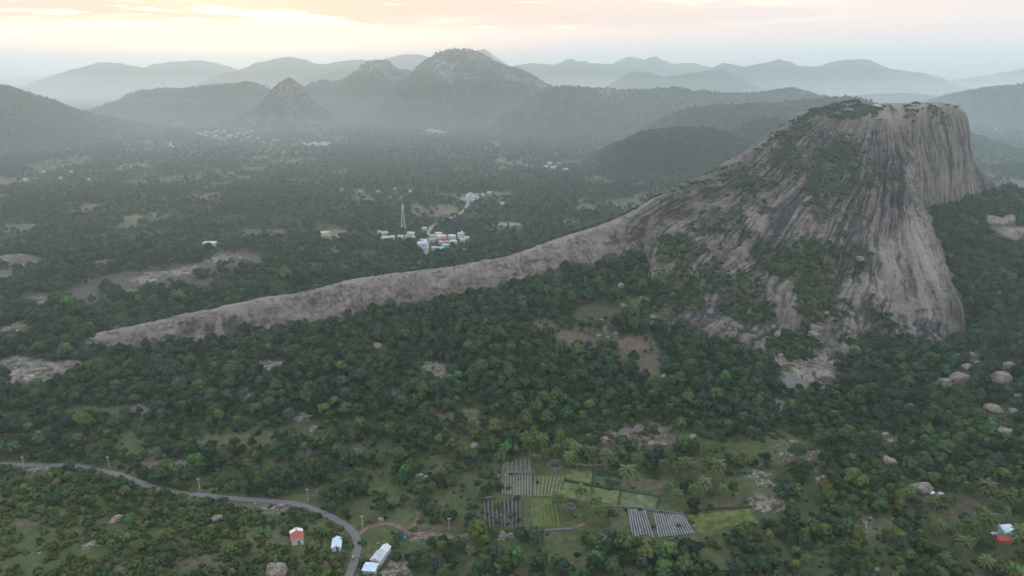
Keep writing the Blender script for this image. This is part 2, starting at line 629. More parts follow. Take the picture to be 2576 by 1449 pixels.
SL, SM, SR = np.array([306., 692, 154]), np.array([352., 690, 156]), np.array([404., 706, 156])
W3 = lambda *a: np.array(a, float)
KN = [
    [SL, W3(285, 725, 140), W3(255, 745, 115), W3(220, 755, 85), W3(180, 760, 55), W3(140, 750, 25), W3(100, 740, -5), W3(90, 745, -30)],
    [SL, pY(2075, 272, 692), pY(2010, 300, 680), pY(1950, 345, 665), pY(1850, 408, 645), pY(1720, 466, 615), pY(1600, 540, 592), W3(60, 600, 20)],
    [SL, pY(2100, 285, 675), pY(2030, 330, 655), pY(1950, 410, 630), pY(1850, 480, 605), pY(1720, 550, 580), pY(1640, 610, 562), W3(85, 556, 15)],
    [SL, pY(2130, 290, 665), pY(2060, 370, 635), pY(1960, 480, 595), pY(1850, 590, 555), pY(1750, 690, 520), pY(1680, 780, 482), W3(92, 462, 0)],
    [SM, pY(2170, 292, 655), pY(2110, 400, 615), pY(2010, 540, 570), pY(1920, 680, 525), pY(1850, 775, 484), pY(1810, 825, 465), W3(128, 450, -5)],
    [SM, pY(2200, 297, 650), pY(2170, 420, 608), pY(2100, 570, 560), pY(2030, 720, 517), pY(2000, 830, 480), pY(1985, 900, 450), W3(184, 425, -14)],
    [SM, pY(2220, 305, 645), pY(2210, 430, 610), pY(2190, 580, 560), pY(2160, 730, 515), pY(2140, 840, 480), pY(2130, 900, 460), W3(226, 440, -18)],
    [SM, pY(2240, 315, 642), pY(2250, 430, 612), pY(2250, 580, 566), pY(2260, 720, 525), pY(2280, 830, 492), pY(2290, 885, 475), W3(283, 460, -20)],
    [SM, pY(2255, 325, 640), pY(2278, 450, 612), pY(2300, 540, 580), pY(2347, 650, 545), pY(2390, 760, 512), pY(2412, 850, 490), W3(330, 474, -20)],
    [SM, pY(2262, 310, 644), pY(2288, 420, 630), pY(2305, 520, 612), W3(352, 580, 45), W3(354, 552, 18), W3(352, 530, -5), W3(350, 520, -25)],
    [SM, pY(2285, 284, 650), pY(2305, 380, 652), pY(2312, 480, 654), W3(378, 652, 55), W3(384, 640, 40), W3(388, 625, 20), W3(390, 615, 0)],
    [SR, pY(2340, 276, 672), pY(2352, 380, 674), pY(2358, 470, 675), pY(2362, 530, 675), W3(408, 673, 45), W3(410, 671, 35), W3(412, 668, 20)],
    [SR, pY(2400, 274, 692), pY(2413, 370, 694), pY(2418, 450, 694), pY(2420, 515, 692), W3(440, 690, 45), W3(442, 688, 35), W3(444, 686, 20)],
    [SR, pY(2426, 285, 712), pY(2441, 370, 715), pY(2447, 430, 716), pY(2458, 485, 716), W3(470, 716, 50), W3(474, 716, 40), W3(478, 714, 20)],
    [SR, W3(424, 735, 142), W3(442, 745, 115), pY(2460, 435, 740), pY(2490, 465, 745), W3(510, 748, 55), W3(520, 750, 40), W3(525, 752, 20)],
    [SR, W3(405, 755, 142), W3(418, 785, 110), W3(425, 805, 75), W3(430, 820, 45), W3(435, 830, 20), W3(438, 838, 0), W3(440, 842, -20)],
    [SM, W3(345, 750, 140), W3(335, 785, 110), W3(328, 808, 75), W3(320, 825, 45), W3(315, 835, 20), W3(312, 842, 0), W3(310, 846, -20)],
]
KN = np.array(KN)
ROCK_FOOT = [tuple(k[6][:2]) for k in KN]
# denser sampling on the faces that look at the valley road
s_parts = []
for i in range(len(KN)):
    n = {0: 20, 1: 50, 2: 90, 3: 110, 4: 110, 5: 95, 6: 90, 7: 90, 8: 70, 9: 50, 10: 70, 11: 70, 12: 50, 13: 40, 14: 20, 15: 14, 16: 20}[i]
    s_parts.append(i + np.arange(n) / n)
sS = np.concatenate(s_parts + [[17.0]])
tS = np.linspace(0, 7, 330)


def grid_normals(Pg):
    a = np.gradient(Pg, axis=0)
    b = np.gradient(Pg, axis=1)
    n = np.cross(a, b)
    return n / (np.linalg.norm(n, axis=2)[..., None] + 1e-9)


def build_rock():
    Pg = spline_net(KN, sS, tS)
    Nn = grid_normals(Pg)
    # make the normals point outwards
    ctr = np.array([330., 640., 40.])
    sign = np.sign(np.sum(Nn * (Pg - ctr), -1).mean())
    Nn *= sign
    x, y, z = Pg[..., 0], Pg[..., 1], Pg[..., 2]
    T = np.broadcast_to(tS[None, :], x.shape)
    # distance along the contour, used for the water grooves that run downhill
    mid = Pg[:, 150]
    q = np.concatenate([[0], np.cumsum(np.linalg.norm(np.diff(mid, axis=0), axis=1))])
    Q = np.broadcast_to(q[:, None], x.shape)
    Qw = Q + 9 * fbm(x / 45, y / 45, z / 45, 3) + 1.5 * fbm(x / 9, y / 9, z / 9, 2)
    body = smooth(T, 0.7, 1.6)
    S2 = np.broadcast_to(sS[:, None], x.shape)
    cliff = smooth(S2, 9.3, 10.2) * (1 - smooth(S2, 13.5, 14.5))
    Qx = Q + 5 * fbm(x / 60, y / 60, z / 60, 2) + 2.0 * fbm(x / 11 + 31, y / 11, z / 11, 3) * (1 - .6 * cliff)
    g1 = 1 - 2 * np.abs(pn(Qx / 21.0, T * 0.55 + 3))
    g2 = 1 - np.abs(pn(Qx / 8.0 + 40, T * 0.55))
    g3_ = 1 - np.abs(pn(Qx / 3.4 + 90, T * 0.8))
    lump = fbm(x / 30, y / 30, z / 30, 4)
    fine = fbm(x / 6, y / 6, z / 6, 5, .6)
    bill = np.abs(fbm(x / 13 + 9, y / 13, z / 13, 3)) 
    ledge = pn(x / 34 + 8, y / 34, z / 10)
    fl = smooth(fbm(x / 40 + 70, y / 40, z / 40, 2), -.35, .25)
    fl = np.maximum(fl, cliff)
    disp = body * ((1 - .75 * cliff) * (3.4 * g1 + 4.2 * lump + 2.4 * bill) - (.35 + .65 * fl) * (2.8 - 1.9 * cliff) * np.clip(g2, 0, 1) ** 7 - (.4 + .6 * fl) * (1.1 - .3 * cliff) * np.clip(g3_, 0, 1) ** 9 + 1.8 * ledge * (1 - cliff)) + 1.1 * fine * (0.4 + 0.6 * body) * (1 - .5 * cliff)
    edge = smooth(S2, 0.6, 1.4) * (1 - 0.75 * smooth(S2, 7.4, 8.0) * (1 - smooth(S2, 8.2, 9.2)))
    skyline = 1 - 0.8 * np.exp(-((S2 - 1.0) / .35) ** 2)
    disp *= (0.35 + 0.65 * edge) * skyline
    V = Pg + Nn * disp[..., None]
    # broken slabs: quantise part of the relief so that faces meet in steps
    Nn2 = grid_normals(V) * sign
    steep = 1 - np.clip(Nn2[..., 2], 0, 1)
    dx, dy, _ = proj(V[..., 0], V[..., 1], V[..., 2])
    # what grows and what has run down the stone
    groove = (.4 + .6 * fl) * np.clip(g2, 0, 1) ** 9 + np.clip(g3_, 0, 1) ** 12 * 0.8
    st1, st2, st3 = pn(Qx / 1.9 + 11, T * .5), pn(Qx / 4.8 + 3, T * .35), pn(Qx / 12.0, T * .4 + 7)
    streak = smooth(.55 * st1 + .7 * st2 + .5 * st3 + .22 * fine, 0.02, 0.34) * (.35 + .65 * smooth(fbm(x / 20 + 3, y / 20, z / 20, 3), -.35, .2))
    patch = fbm(x / 30 + 3, y / 30, z / 30, 4)

    def el(cx, cy, rx, ry, soft=0.5):
        d = np.hypot((dx - cx) / rx, (dy - cy) / ry)
        return 1 - smooth(d, 1 - soft, 1 + soft)
    darkzone = np.maximum.reduce([el(2000, 520, 230, 110), el(1900, 480, 200, 90), el(1680, 560, 110, 60), el(2150, 560, 110, 120) * .8,
                                  el(2200, 800, 90, 60), el(2180, 640, 60, 80) * .7, el(1800, 740, 120, 80) * .6, el(2050, 600, 100, 60)])
    vstreak = smooth(pn(Q / 1.7 + 5 + .8 * fbm(x / 12, y / 12, z / 12, 2), T * .22) + .35 * pn(Q / 7 + 2, T * .3), .22, .5)
    fz0 = el(2300, 690, 110, 190)
    lich = smooth(patch + .6 * fine, -.1, .45)
    joint = np.clip(1 - np.abs(pn(x / 13 + .7 * fbm(x / 9, y / 9, z / 9, 2), z / 6.5 + y / 40)), 0, 1) ** 16 * (1 - .8 * cliff)
    stain = np.clip(.7 * joint + cliff * vstreak * .62 * smooth(T, .9, 1.4) + groove * (0.85 - .1 * cliff) + streak * (0.62 + 0.38 * darkzone) * (1 - .55 * cliff) + darkzone * lich * 0.55 + (.50 - .3 * fz0) * lich * (1 - cliff) - el(1900, 600, 45, 75) * .7 - el(2280, 690, 80, 120) * .45, 0, 1) * body
    vz = np.maximum.reduce([el(2060, 430, 150, 80) * .75, el(1950, 500, 160, 60) * .6, el(2130, 560, 90, 70) * .55, el(1790, 560, 110, 50) * .6, el(2210, 560, 50, 90) * .5, el(1830, 700, 110, 60) * .6, el(2110, 790, 60, 50) * .6, el(2070, 400, 110, 60), el(1990, 440, 80, 50) * .8, el(2110, 470, 90, 50) * .9, el(2000, 360, 90, 30) * .8, el(2040, 655, 140, 60), el(1950, 640, 90, 60) * .9,
                            el(2050, 740, 60, 90) * .9, el(1900, 780, 80, 30) * .6, el(1700, 620, 60, 45), el(2110, 280, 110, 22) * .9, el(2040, 300, 80, 24) * .8, el(2200, 470, 80, 70) * .6,
                            el(1850, 430, 100, 28) * .7, el(1740, 475, 80, 24) * .7, el(2245, 800, 70, 35) * .7, el(2260, 850, 60, 22) * .7, el(2330, 300, 70, 40) * .8, el(2300, 335, 60, 34) * .6, el(1990, 870, 60, 40) * .8,
                            el(2180, 850, 80, 30) * .5, el(1800, 600, 60, 40) * .5, el(1690, 720, 90, 60) * .9])
    zg = ground(V[..., 0], V[..., 1])
    foot = np.exp(-np.clip(V[..., 2] - zg, 0, 200) / 9.0)
    flat = smooth(Nn2[..., 2], 0.45, 0.8)
    veg = np.clip(0.5 * foot + 0.95 * vz + 0.38 * flat * body + 0.45 * patch + 0.25 * fine - 0.42 - 0.4 * cliff * (1 - vz) + 0.25 * (1 - body), 0, 1)
    veg *= 1 - 0.9 * el(2300, 690, 75, 150, .3)
    ribs = smooth(-.6 * st1 - .6 * st2 - .4 * st3 + .2 * fine, .05, .5) * (1 - .6 * cliff)
    fz = np.maximum(el(2300, 690, 110, 190), el(1900, 600, 60, 90) * .8)
    pale = np.clip(ribs * (.28 + .5 * fz) + el(2340, 420, 110, 130) * .55 + el(2300, 700, 90, 140) * .45 + el(1900, 600, 40, 70) * .4 + el(2150, 720, 60, 50) * .5 + 0.3 * smooth(patch, .1, .6) + el(2020, 920, 90, 80) * .5, 0, 1) * 0.8
    cols = np.stack([stain, veg, pale], -1).reshape(-1, 3)
    me = mesh_np('rock_hill', V.reshape(-1, 3), grid_faces(V.shape[0], V.shape[1])[:, ::-1] if sign < 0 else grid_faces(V.shape[0], V.shape[1]), M['rock'], True, cols)
    # close the loop
    o = link(bpy.data.objects.new('rock_hill', me))
    tag(o, 'towering bare granite hill with streaked cliffs and a flat scrubby top', None, None, 'structure')
    return V, veg, stain, flat, dx, dy


RV, RVEG, RSTAIN, RFLAT, RDX, RDY = build_rock()

# long low rock rib running left from the great rock
SPUR = np.array([pY(*q) for q in [(120, 872, 476), (200, 856, 478), (260, 836, 480), (400, 808, 484), (600, 763, 492), (800, 728, 503), (900, 702, 510), (1000, 690, 516), (1100, 676, 524), (1200, 663, 534),
                                  (1300, 640, 546), (1400, 606, 560), (1500, 573, 576), (1600, 536, 594), (1680, 490, 610)]])


def cat1(P, s):
    n = len(P)
    i = np.clip(np.floor(s).astype(int), 0, n - 2)
    f = (s - i)[:, None]
    g = lambda k: P[np.clip(i + k, 0, n - 1)]
    return g(-1) * (-.5 * f + f * f - .5 * f ** 3) + g(0) * (1 - 2.5 * f * f + 1.5 * f ** 3) + g(1) * (.5 * f + 2 * f * f - 1.5 * f ** 3) + g(2) * (-.5 * f * f + .5 * f ** 3)


def build_spur():
    s = np.linspace(0, len(SPUR) - 1, 620)
    C = cat1(SPUR, s)
    tan = np.gradient(C, axis=0)
    tan[:, 2] = 0
    tan /= np.linalg.norm(tan, axis=1)[:, None]
    nrm = np.stack([tan[:, 1], -tan[:, 0], 0 * tan[:, 0]], 1)      # towards the camera
    off = np.array([-60, -42, -26, -14, -6, 0, 3, 7, 12, 17, 21, 25, 29, 33])
    dz = np.array([-40, -24, -11, -4, -1, 0, -.6, -2.4, -6.5, -12.5, -19, -26, -34, -44])
    tt = np.linspace(0, len(off) - 1, 150)
    O = np.interp(tt, np.arange(len(off)), off)
    Z = np.interp(tt, np.arange(len(off)), dz)
    k = np.ones(9) / 9
    pad = lambda a: np.convolve(np.concatenate([[a[0]] * 4, a, [a[-1]] * 4]), k, 'valid')
    O, Z = pad(O), pad(Z)
    taper = np.clip(0.25 + s / 3.0, 0, 1)[:, None]
    P = C[:, None, :] + nrm[:, None, :] * O[None, :, None] * (0.6 + 0.4 * taper[..., None])
    P[..., 2] += Z[None, :] * taper
    Nn = grid_normals(P)
    if Nn[..., 2].mean() < 0:
        Nn = -Nn
    x, y, z = P[..., 0], P[..., 1], P[..., 2]
    L = np.broadcast_to((s * 30)[:, None], x.shape)
    Tq = np.broadcast_to(tt[None, :], x.shape)
    front = smooth(Tq, 5.0, 6.5)
    sheet = pn(x / 24 + 4, z / 5 + 1.5 * fbm(x / 20, y / 20, o=2))
    sheet = np.floor(sheet * 3) / 3 + .3 * (sheet * 3 - np.floor(sheet * 3))
    disp = 2.4 * fbm(x / 30, y / 30, z / 30, 4) * (.45 + .55 * front) + 1.5 * sheet * (.3 + .7 * front) + .9 * fbm(x / 4.5, y / 4.5, z / 4.5, 4, .6) - 1.3 * front * np.clip(1 - np.abs(pn(L / 9 + 2 * fbm(x / 9, y / 9, z / 9, 2), Tq * .4)), 0, 1) ** 9
    V = P + Nn * disp[..., None]
    dx, dy, _ = proj(V[..., 0], V[..., 1], V[..., 2])
    Lw = L + 4 * fbm(x / 14, y / 14, z / 14, 3)
    streak = smooth(pn(Lw / 1.8, Tq * .4) + .7 * pn(Lw / 9 + 3, Tq * .3), .12, .6)
    dz_ = lambda cx, cy, rx, ry: 1 - smooth(np.hypot((dx - cx) / rx, (dy - cy) / ry), .5, 1.4)
    dark = np.maximum.reduce([dz_(560, 815, 90, 35), dz_(880, 745, 60, 35) * .7, dz_(1560, 580, 60, 40) * .8, dz_(420, 840, 60, 25) * .6])
    crack = np.clip(1 - np.abs(pn(x / 26 + 1.2 * fbm(x / 8, y / 8, z / 8, 2), z / 9 + 3)), 0, 1) ** 18
    stain = np.clip(front * streak * (.45 + .42 * dark) + crack * 1.0 + .25 * smooth(fbm(x / 6, y / 6, z / 6, 4), .2, .9), 0, 1)
    veg = np.clip(.5 * smooth(-Tq, -4.6, -2.5) + .5 * fbm(x / 7, y / 7, z / 7, 3) - .30 + .35 * dark, 0, 1)
    pale = np.clip(.25 + .5 * smooth(Tq, 3.5, 5.0) * (1 - smooth(Tq, 6.0, 7.5)) + .3 * fbm(x / 20, y / 20, z / 20, 3), 0, 1) * .7
    me = mesh_np('rock_ridge', V.reshape(-1, 3), grid_faces(*V.shape[:2]), M['rock'], True, np.stack([stain, veg, pale], -1).reshape(-1, 3))
    o = link(bpy.data.objects.new('rock_ridge', me))
    tag(o, 'long low bare granite rib sloping down to the left', None, None, 'structure')
    return C, nrm


SPC, SPN = build_spur()
SPUR_FOOT = [tuple(p[:2]) for p in (SPC + SPN * 18)[70::20]] + [tuple(p[:2]) for p in (SPC - SPN * 12)[:70:-20]]

# ------------------------------------------------------------------ land cover, drawn from the photograph
ROADS = {
    'road': [(-120, 1160), (0, 1168), (90, 1171), (180, 1172), (240, 1183), (300, 1195), (340, 1210), (385, 1227), (440, 1240), (500, 1246), (560, 1253), (640, 1258), (700, 1263), (745, 1268),
             (790, 1282), (830, 1300), (868, 1322), (892, 1345), (899, 1370), (895, 1400), (885, 1430), (876, 1455), (864, 1490), (850, 1540)],
    'dirt_track': [(899, 1350), (908, 1341), (932, 1327), (969, 1319), (1002, 1326), (1032, 1341), (1072, 1343), (1112, 1348), (1145, 1353), (1178, 1345)],
    'dirt_path': [(1052, 1290), (1050, 1305), (1042, 1320), (1028, 1332)],
    'field_path': [(1350, 1338), (1390, 1333), (1430, 1331), (1470, 1320)],
    'village_road': [(1020, 690), (1038, 676), (1058, 660), (1070, 645), (1073, 635), (1075, 615), (1077, 595), (1079, 583), (1086, 571), (1105, 560), (1130, 550), (1162, 534), (1172, 522), (1180, 503), (1183, 488)],
    'grove_path': [(405, 1180), (440, 1178), (480, 1170), (530, 1160)],
}
FIELDS = [  # polygon, colour, row spacing (m), row direction from which edge, row colour, name words
    ([B(1205, 690), B(1440, 682), B(1440, 848), B(1205, 838)], (0.085, 0.085, 0.055), 1.35, (0.20, 0.19, 0.165), 'small square plot with pale vertical crop rows beside the mango grove'),
    ([B(1215, 600), B(1430, 548), B(1440, 668), B(1200, 664)], (0.11, 0.105, 0.075), 2.0, (0.16, 0.15, 0.12), 'fallow grey-green plot above the pale-rowed plot'),
    ([B(1450, 702), B(1690, 690), B(1640, 850), B(1448, 850)], (0.085, 0.105, 0.045), 1.9, (0.15, 0.15, 0.085), 'green plot with faint rows right of the pale-rowed plot'),
    ([B(1062, 882), B(1365, 866), B(1365, 1084), B(1078, 1090)], (0.050, 0.044, 0.036), 1.8, (0.10, 0.098, 0.090), 'dark ploughed plot with bushy plants and bare furrows'),
    ([B(1420, 870), B(1620, 862), B(1662, 1072), B(1442, 1098)], (0.095, 0.115, 0.035), 1.7, (0.105, 0.125, 0.038), 'yellow-green overgrown plot right of the dark ploughed plot'),
    ([B(1695, 742), B(1888, 782), B(1886, 898), B(1645, 852)], (0.105, 0.120, 0.052), 0, None, 'grassy terrace left of the two bordered terraces'),
    ([B(1902, 785), B(2104, 804), B(2090, 915), B(1892, 900)], (0.120, 0.125, 0.055), 0, None, 'middle grassy terrace among the field plots'),
    ([B(2112, 814), B(2398, 852), B(2368, 958), B(2096, 918)], (0.100, 0.118, 0.058), 0, None, 'right wide grassy terrace above the mulched rows'),
    ([B(1722, 642), B(1908, 654), B(1888, 750), B(1692, 720)], (0.110, 0.118, 0.052), 0, None, 'grassy plot below the row of coconut palms'),
    ([B(1925, 650), B(2095, 672), B(2090, 713), B(1920, 690)], (0.022, 0.045, 0.022), 1.6, (0.03, 0.06, 0.026), 'upper dark green vegetable bed'),
    ([B(1985, 718), B(2105, 738), B(2100, 775), B(1985, 760)], (0.022, 0.045, 0.022), 1.6, (0.03, 0.06, 0.026), 'lower dark green vegetable bed'),
    ([B(2122, 705), B(2480, 733), B(2420, 838), B(2118, 790)], (0.088, 0.085, 0.050), 0, None, 'olive terrace dotted with palms beside the dark green beds'),
    ([B(2160, 940), B(2298, 952), B(2368, 1172), B(2192, 1172)], (0.075, 0.072, 0.066), 1.15, (0.25, 0.25, 0.26), 'left narrow plot of grey plastic-mulched rows'),
    ([B(2352, 972), B(2590, 985), B(2668, 1130), B(2392, 1162)], (0.075, 0.072, 0.066), 1.15, (0.25, 0.25, 0.26), 'right wide plot of grey plastic-mulched rows'),
    ([Cc(45, 995), Cc(500, 945), Cc(580, 1045), Cc(115, 1128)], (0.095, 0.110, 0.035), 0, None, 'rough green field right of the mulched rows'),
    ([Cc(2425, 1330), Cc(2600, 1385), Cc(2600, 1470), Cc(2400, 1425)], (0.10, 0.17, 0.035), 1.8, (0.12, 0.20, 0.04), 'bright green crop patch at the lower right corner'),
]
# bare or grassy openings without trees: (cx, cy, rx, ry, colour)
GRASS, DRY, SOIL, RED, STONE, BROWN = (0.092, 0.110, 0.046), (0.122, 0.120, 0.064), (0.138, 0.110, 0.080), (0.165, 0.108, 0.082), (0.185, 0.165, 0.15), (0.118, 0.098, 0.062)
SCAR = (0.118, 0.098, 0.078)
OPEN = [(*D(560, 780), 60, 15, SCAR), (*D(700, 735), 60, 15, SCAR), (*D(1300, 615), 70, 15, SCAR), (*D(1620, 545), 70, 15, SCAR), (1450, 850, 130, 34, (0.105, 0.090, 0.065)), (1600, 885, 80, 44, (0.115, 0.092, 0.070)), (1520, 790, 120, 34, (0.085, 0.080, 0.050)), (1640, 930, 40, 40, (0.125, 0.105, 0.085)), (2000, 800, 60, 60, (0.09, 0.088, 0.05)), (*B(860, 255), 62, 14, RED), (*B(1040, 300), 25, 10, RED), (*B(970, 215), 28, 12, DRY), (*B(1380, 250), 30, 8, GRASS), (*B(100, 500), 42, 22, DRY), (*B(2330, 420), 110, 24, SOIL), (*B(2250, 340), 90, 16, STONE),
        (*Cc(450, 500), 140, 24, GRASS), (*Cc(850, 540), 80, 26, DRY), (*Cc(400, 780), 70, 28, GRASS), (*Cc(250, 900), 130, 18, BROWN), (*Cc(950, 900), 40, 55, GRASS), (*Cc(1550, 1050), 22, 40, DRY),
        (*Cc(2080, 1000), 70, 42, BROWN), (*Cc(2140, 900), 36, 26, BROWN), (*Cc(1850, 870), 28, 14, SOIL), (*Cc(1400, 1110), 40, 30, DRY), (*Cc(230, 1330), 45, 40, GRASS), (*Cc(560, 680), 40, 10, STONE),
        (*A(1020, 480), 60, 24, GRASS), (*A(1200, 590), 90, 14, SOIL), (*A(780, 195), 150, 14, GRASS), (*A(60, 260), 40, 20, GRASS), (*A(1760, 430), 100, 20, DRY), (*A(1750, 720), 40, 26, GRASS), (*A(2040, 640), 30, 30, GRASS),
        (*A(2350, 510), 36, 14, SOIL), (*A(300, 1150), 110, 40, GRASS), (*A(250, 1330), 130, 36, GRASS), (*A(1150, 1150), 50, 14, GRASS), (*A(2000, 1150), 70, 40, DRY), (*A(1500, 1330), 90, 24, SOIL), (*A(2450, 1350), 40, 20, SOIL),
        (*A(850, 1390), 50, 20, SOIL), (*A(480, 940), 60, 14, DRY), (*A(2050, 940), 60, 16, STONE), (*A(1830, 920), 60, 10, SOIL), (*A(180, 1040), 50, 14, SOIL), (*A(1830, 90), 50, 14, STONE), (*A(1060, 200), 24, 20, STONE),
        (*B(300, 1180), 70, 22, GRASS), (*B(150, 960), 46, 30, GRASS), (*B(450, 1000), 50, 24, GRASS), (*B(700, 1090), 40, 8, SOIL), (*B(900, 950), 36, 26, GRASS), (*B(1880, 1010), 56, 36, GRASS), (*B(2100, 1060), 34, 44, DRY),
        (*B(1700, 1250), 60, 40, GRASS), (*B(1800, 1340), 56, 22, DRY), (*B(1330, 1240), 36, 18, GRASS), (*B(250, 1310), 26, 26, RED), (*B(2350, 1410), 110, 10, DRY), (*B(480, 860), 60, 12, DRY), (*B(1540, 1020), 130, 60, GRASS),
        (*B(1560, 740), 130, 60, GRASS), (*B(2000, 800), 170, 50, GRASS), (*B(2200, 900), 150, 40, GRASS), (*B(1640, 620), 30, 10, SOIL), (*B(2400, 1060), 110, 40, GRASS),
        (*Em(1490, 1030), 45, 24, SOIL), (*Em(1760, 1100), 55, 28, RED), (*Em(2190, 1150), 60, 26, RED), (*Em(2330, 1330), 36, 44, SOIL), (*Em(2460, 970), 40, 26, STONE), (*Em(2250, 820), 50, 14, DRY), (*Em(700, 1330), 40, 14, STONE), (*Em(720, 1380), 34, 10, STONE),
        (*Em(650, 720), 34, 8, STONE), (*Em(1400, 620), 60, 10, STONE),
        (*D(1950, 1300), 36, 12, STONE), (*D(2080, 1305), 40, 8, STONE), (*D(1780, 1200), 14, 6, STONE), (*D(860, 1370), 20, 8, STONE), (*D(250, 1360), 90, 36, STONE), (*D(520, 1310), 60, 12, STONE), (*D(100, 1260), 40, 8, STONE),
        (*D(100, 1030), 42, 8, STONE), (*D(170, 530), 91, 21, SCAR), (*D(800, 535), 32, 10, STONE), (*D(1800, 510), 117, 32, SCAR), (*D(1450, 580), 117, 21, SCAR), (*D(1150, 650), 143, 28, SCAR), (*D(850, 690), 91, 25, SCAR),
        (*D(980, 750), 24, 14, STONE), (*D(300, 810), 57, 25, SCAR), (*D(1500, 690), 117, 14, SCAR), (*D(1000, 690), 130, 18, SCAR), (*D(20, 640), 30, 24, STONE), (*D(2350, 560), 60, 10, STONE), (*D(700, 830), 78, 21, SCAR),
        (*Fr(1000, 1330), 84, 72, STONE), (1985, 855, 48, 36, STONE), (*Fr(720, 1200), 24, 26, STONE), (*Fr(900, 1000), 90, 30, DRY), (*Fr(800, 1430), 40, 26, STONE), (*Fr(2450, 300), 45, 25, STONE), (*Cc(720, 170), 22, 26, STONE), (*Cc(900, 30), 60, 18, STONE), (*Fr(2090, 1410), 40, 14, STONE)]
PLAINS = [  # cultivated openings out on the plain
    (330, 548, 62, 6, (0.16, 0.19, 0.085)), (400, 541, 36, 5, (0.15, 0.20, 0.09)), (338, 544, 20, 3, (0.26, 0.19, 0.13)), (548, 605, 44, 9, (0.12, 0.13, 0.10)), (575, 596, 30, 5, (0.15, 0.15, 0.13)),
    (848, 584, 36, 8, (0.22, 0.17, 0.10)), (835, 594, 34, 7, (0.25, 0.23, 0.20)), (835, 633, 45, 8, (0.13, 0.16, 0.09)), (925, 640, 60, 14, (0.07, 0.085, 0.05)), (865, 619, 28, 4, (0.24, 0.22, 0.19)), (1000, 497, 34, 4, (0.24, 0.20, 0.18)),
    (1115, 493, 34, 4, (0.18, 0.18, 0.11)), (1140, 530, 20, 4, (0.15, 0.20, 0.08)), (1280, 564, 50, 5, (0.27, 0.24, 0.20)), (1435, 555, 28, 5, (0.28, 0.25, 0.21)), (1270, 575, 50, 4, (0.14, 0.18, 0.09)), (1180, 628, 50, 5, (0.24, 0.17, 0.12)),
    (1236, 374, 18, 6, (0.30, 0.22, 0.16)), (1262, 403, 16, 4, (0.33, 0.22, 0.16)), (1390, 392, 18, 3, (0.27, 0.2, 0.15)), (1240, 436, 22, 3, (0.24, 0.18, 0.13)), (1480, 505, 30, 3, (0.27, 0.24, 0.21)), (1620, 495, 26, 3, (0.28, 0.25, 0.22)),
    (80, 350, 40, 5, (0.32, 0.30, 0.26)), (330, 379, 26, 3, (0.26, 0.2, 0.17)), (275, 383, 18, 2, (0.26, 0.2, 0.17)), (795, 339, 30, 4, (0.28, 0.25, 0.22)), (550, 351, 26, 3, (0.26, 0.25, 0.18)), (1480, 400, 20, 3, (.22, .2, .15)),
    (360, 490, 30, 2, (0.24, 0.2, 0.18)), (655, 410, 14, 3, (0.28, 0.25, 0.22)), (540, 619, 20, 3, (0.30, 0.27, 0.24)), (1150, 495, 60, 8, (0.15, 0.15, 0.10)), (1265, 507, 20, 3, (0.22, 0.17, 0.14))]


def warp(dx, dy, x, y):
    return dx + 10 * fbm(x / 9, y / 9, o=2), dy + 4 * fbm(x / 9 + 50, y / 9, o=2)


def cover(x, y, dx, dy):
    """returns opening weight (0 trees .. 1 open) and colour"""
    wx, wy = warp(dx, dy, x, y)
    op = np.zeros(x.shape)
    col = np.zeros(x.shape + (3,))
    n1 = fbm(x / 25, y / 25, o=3)
    base = np.array([0.050, 0.066, 0.028])
    col[:] = base
    left = smooth(dy, 1000, 1120)
    col += (np.array([0.112, 0.124, 0.052]) - base) * (left * (0.55 + 0.45 * n1))[..., None].clip(0, 1)
    soil = smooth(fbm(x / 11 + 30, y / 11, o=4), .28, .6) * left
    col += (np.array(SOIL) - col) * (soil * .55)[..., None]
    far = smooth(y, 620, 900)
    fp = fbm(x / 90, y / 50, o=4)
    cf = np.array([0.034, 0.046, 0.026]) + np.clip(fp, 0, 1)[..., None] * np.array([0.07, 0.06, 0.035])
    col = col * (1 - far[..., None]) + cf * far[..., None]
    nb = fbm(x / 5 + 12, y / 5, o=4, gain=.6) + .5 * fbm(x / 16 + 2, y / 16, o=2)
    nb = nb * (1 - .7 * smooth(y, 750, 900))
    ux, uy = x + 25 * fbm(x / 130, y / 130, o=2), y + 25 * fbm(x / 130 + 9, y / 130, o=2)
    for (cw, ch, off, thr) in ((58, 95, 0, .045), (34, 60, 31, .07)):
        ci, cj = np.floor((ux + .25 * uy) / cw).astype(np.int64), np.floor((uy - .2 * ux) / ch).astype(np.int64)
        hsh = _perm[_perm[(ci + off) & 255] + ((cj * 7 + off) & 255)] / 256.0
        hs2 = _perm[_perm[(ci * 3 + off + 9) & 255] + ((cj + off) & 255)] / 256.0
        isf = (hsh < thr) * far
        fc = np.where((hs2 < .35)[..., None], np.array([0.20, 0.155, 0.11]), np.where((hs2 < .7)[..., None], np.array([0.105, 0.13, 0.06]), np.array([0.15, 0.145, 0.09])))
        op = np.maximum(op, isf * .82)
        col += (fc - col) * (isf * .85)[..., None]
    for (cx, cy, rx, ry, c) in OPEN + PLAINS:
        m = (np.abs(dx - cx) < rx * 1.6 + 25) & (np.abs(dy - cy) < ry * 1.6 + 14)
        if not m.any():
            continue
        d = np.hypot((wx[m] - cx) / rx, (wy[m] - cy) / ry)
        w_ = 1 - smooth(d + .55 * nb[m], 0.55, 1.0)
        op[m] = np.maximum(op[m], w_)
        col[m] += (np.array(c) - col[m]) * w_[..., None]
    return op, col


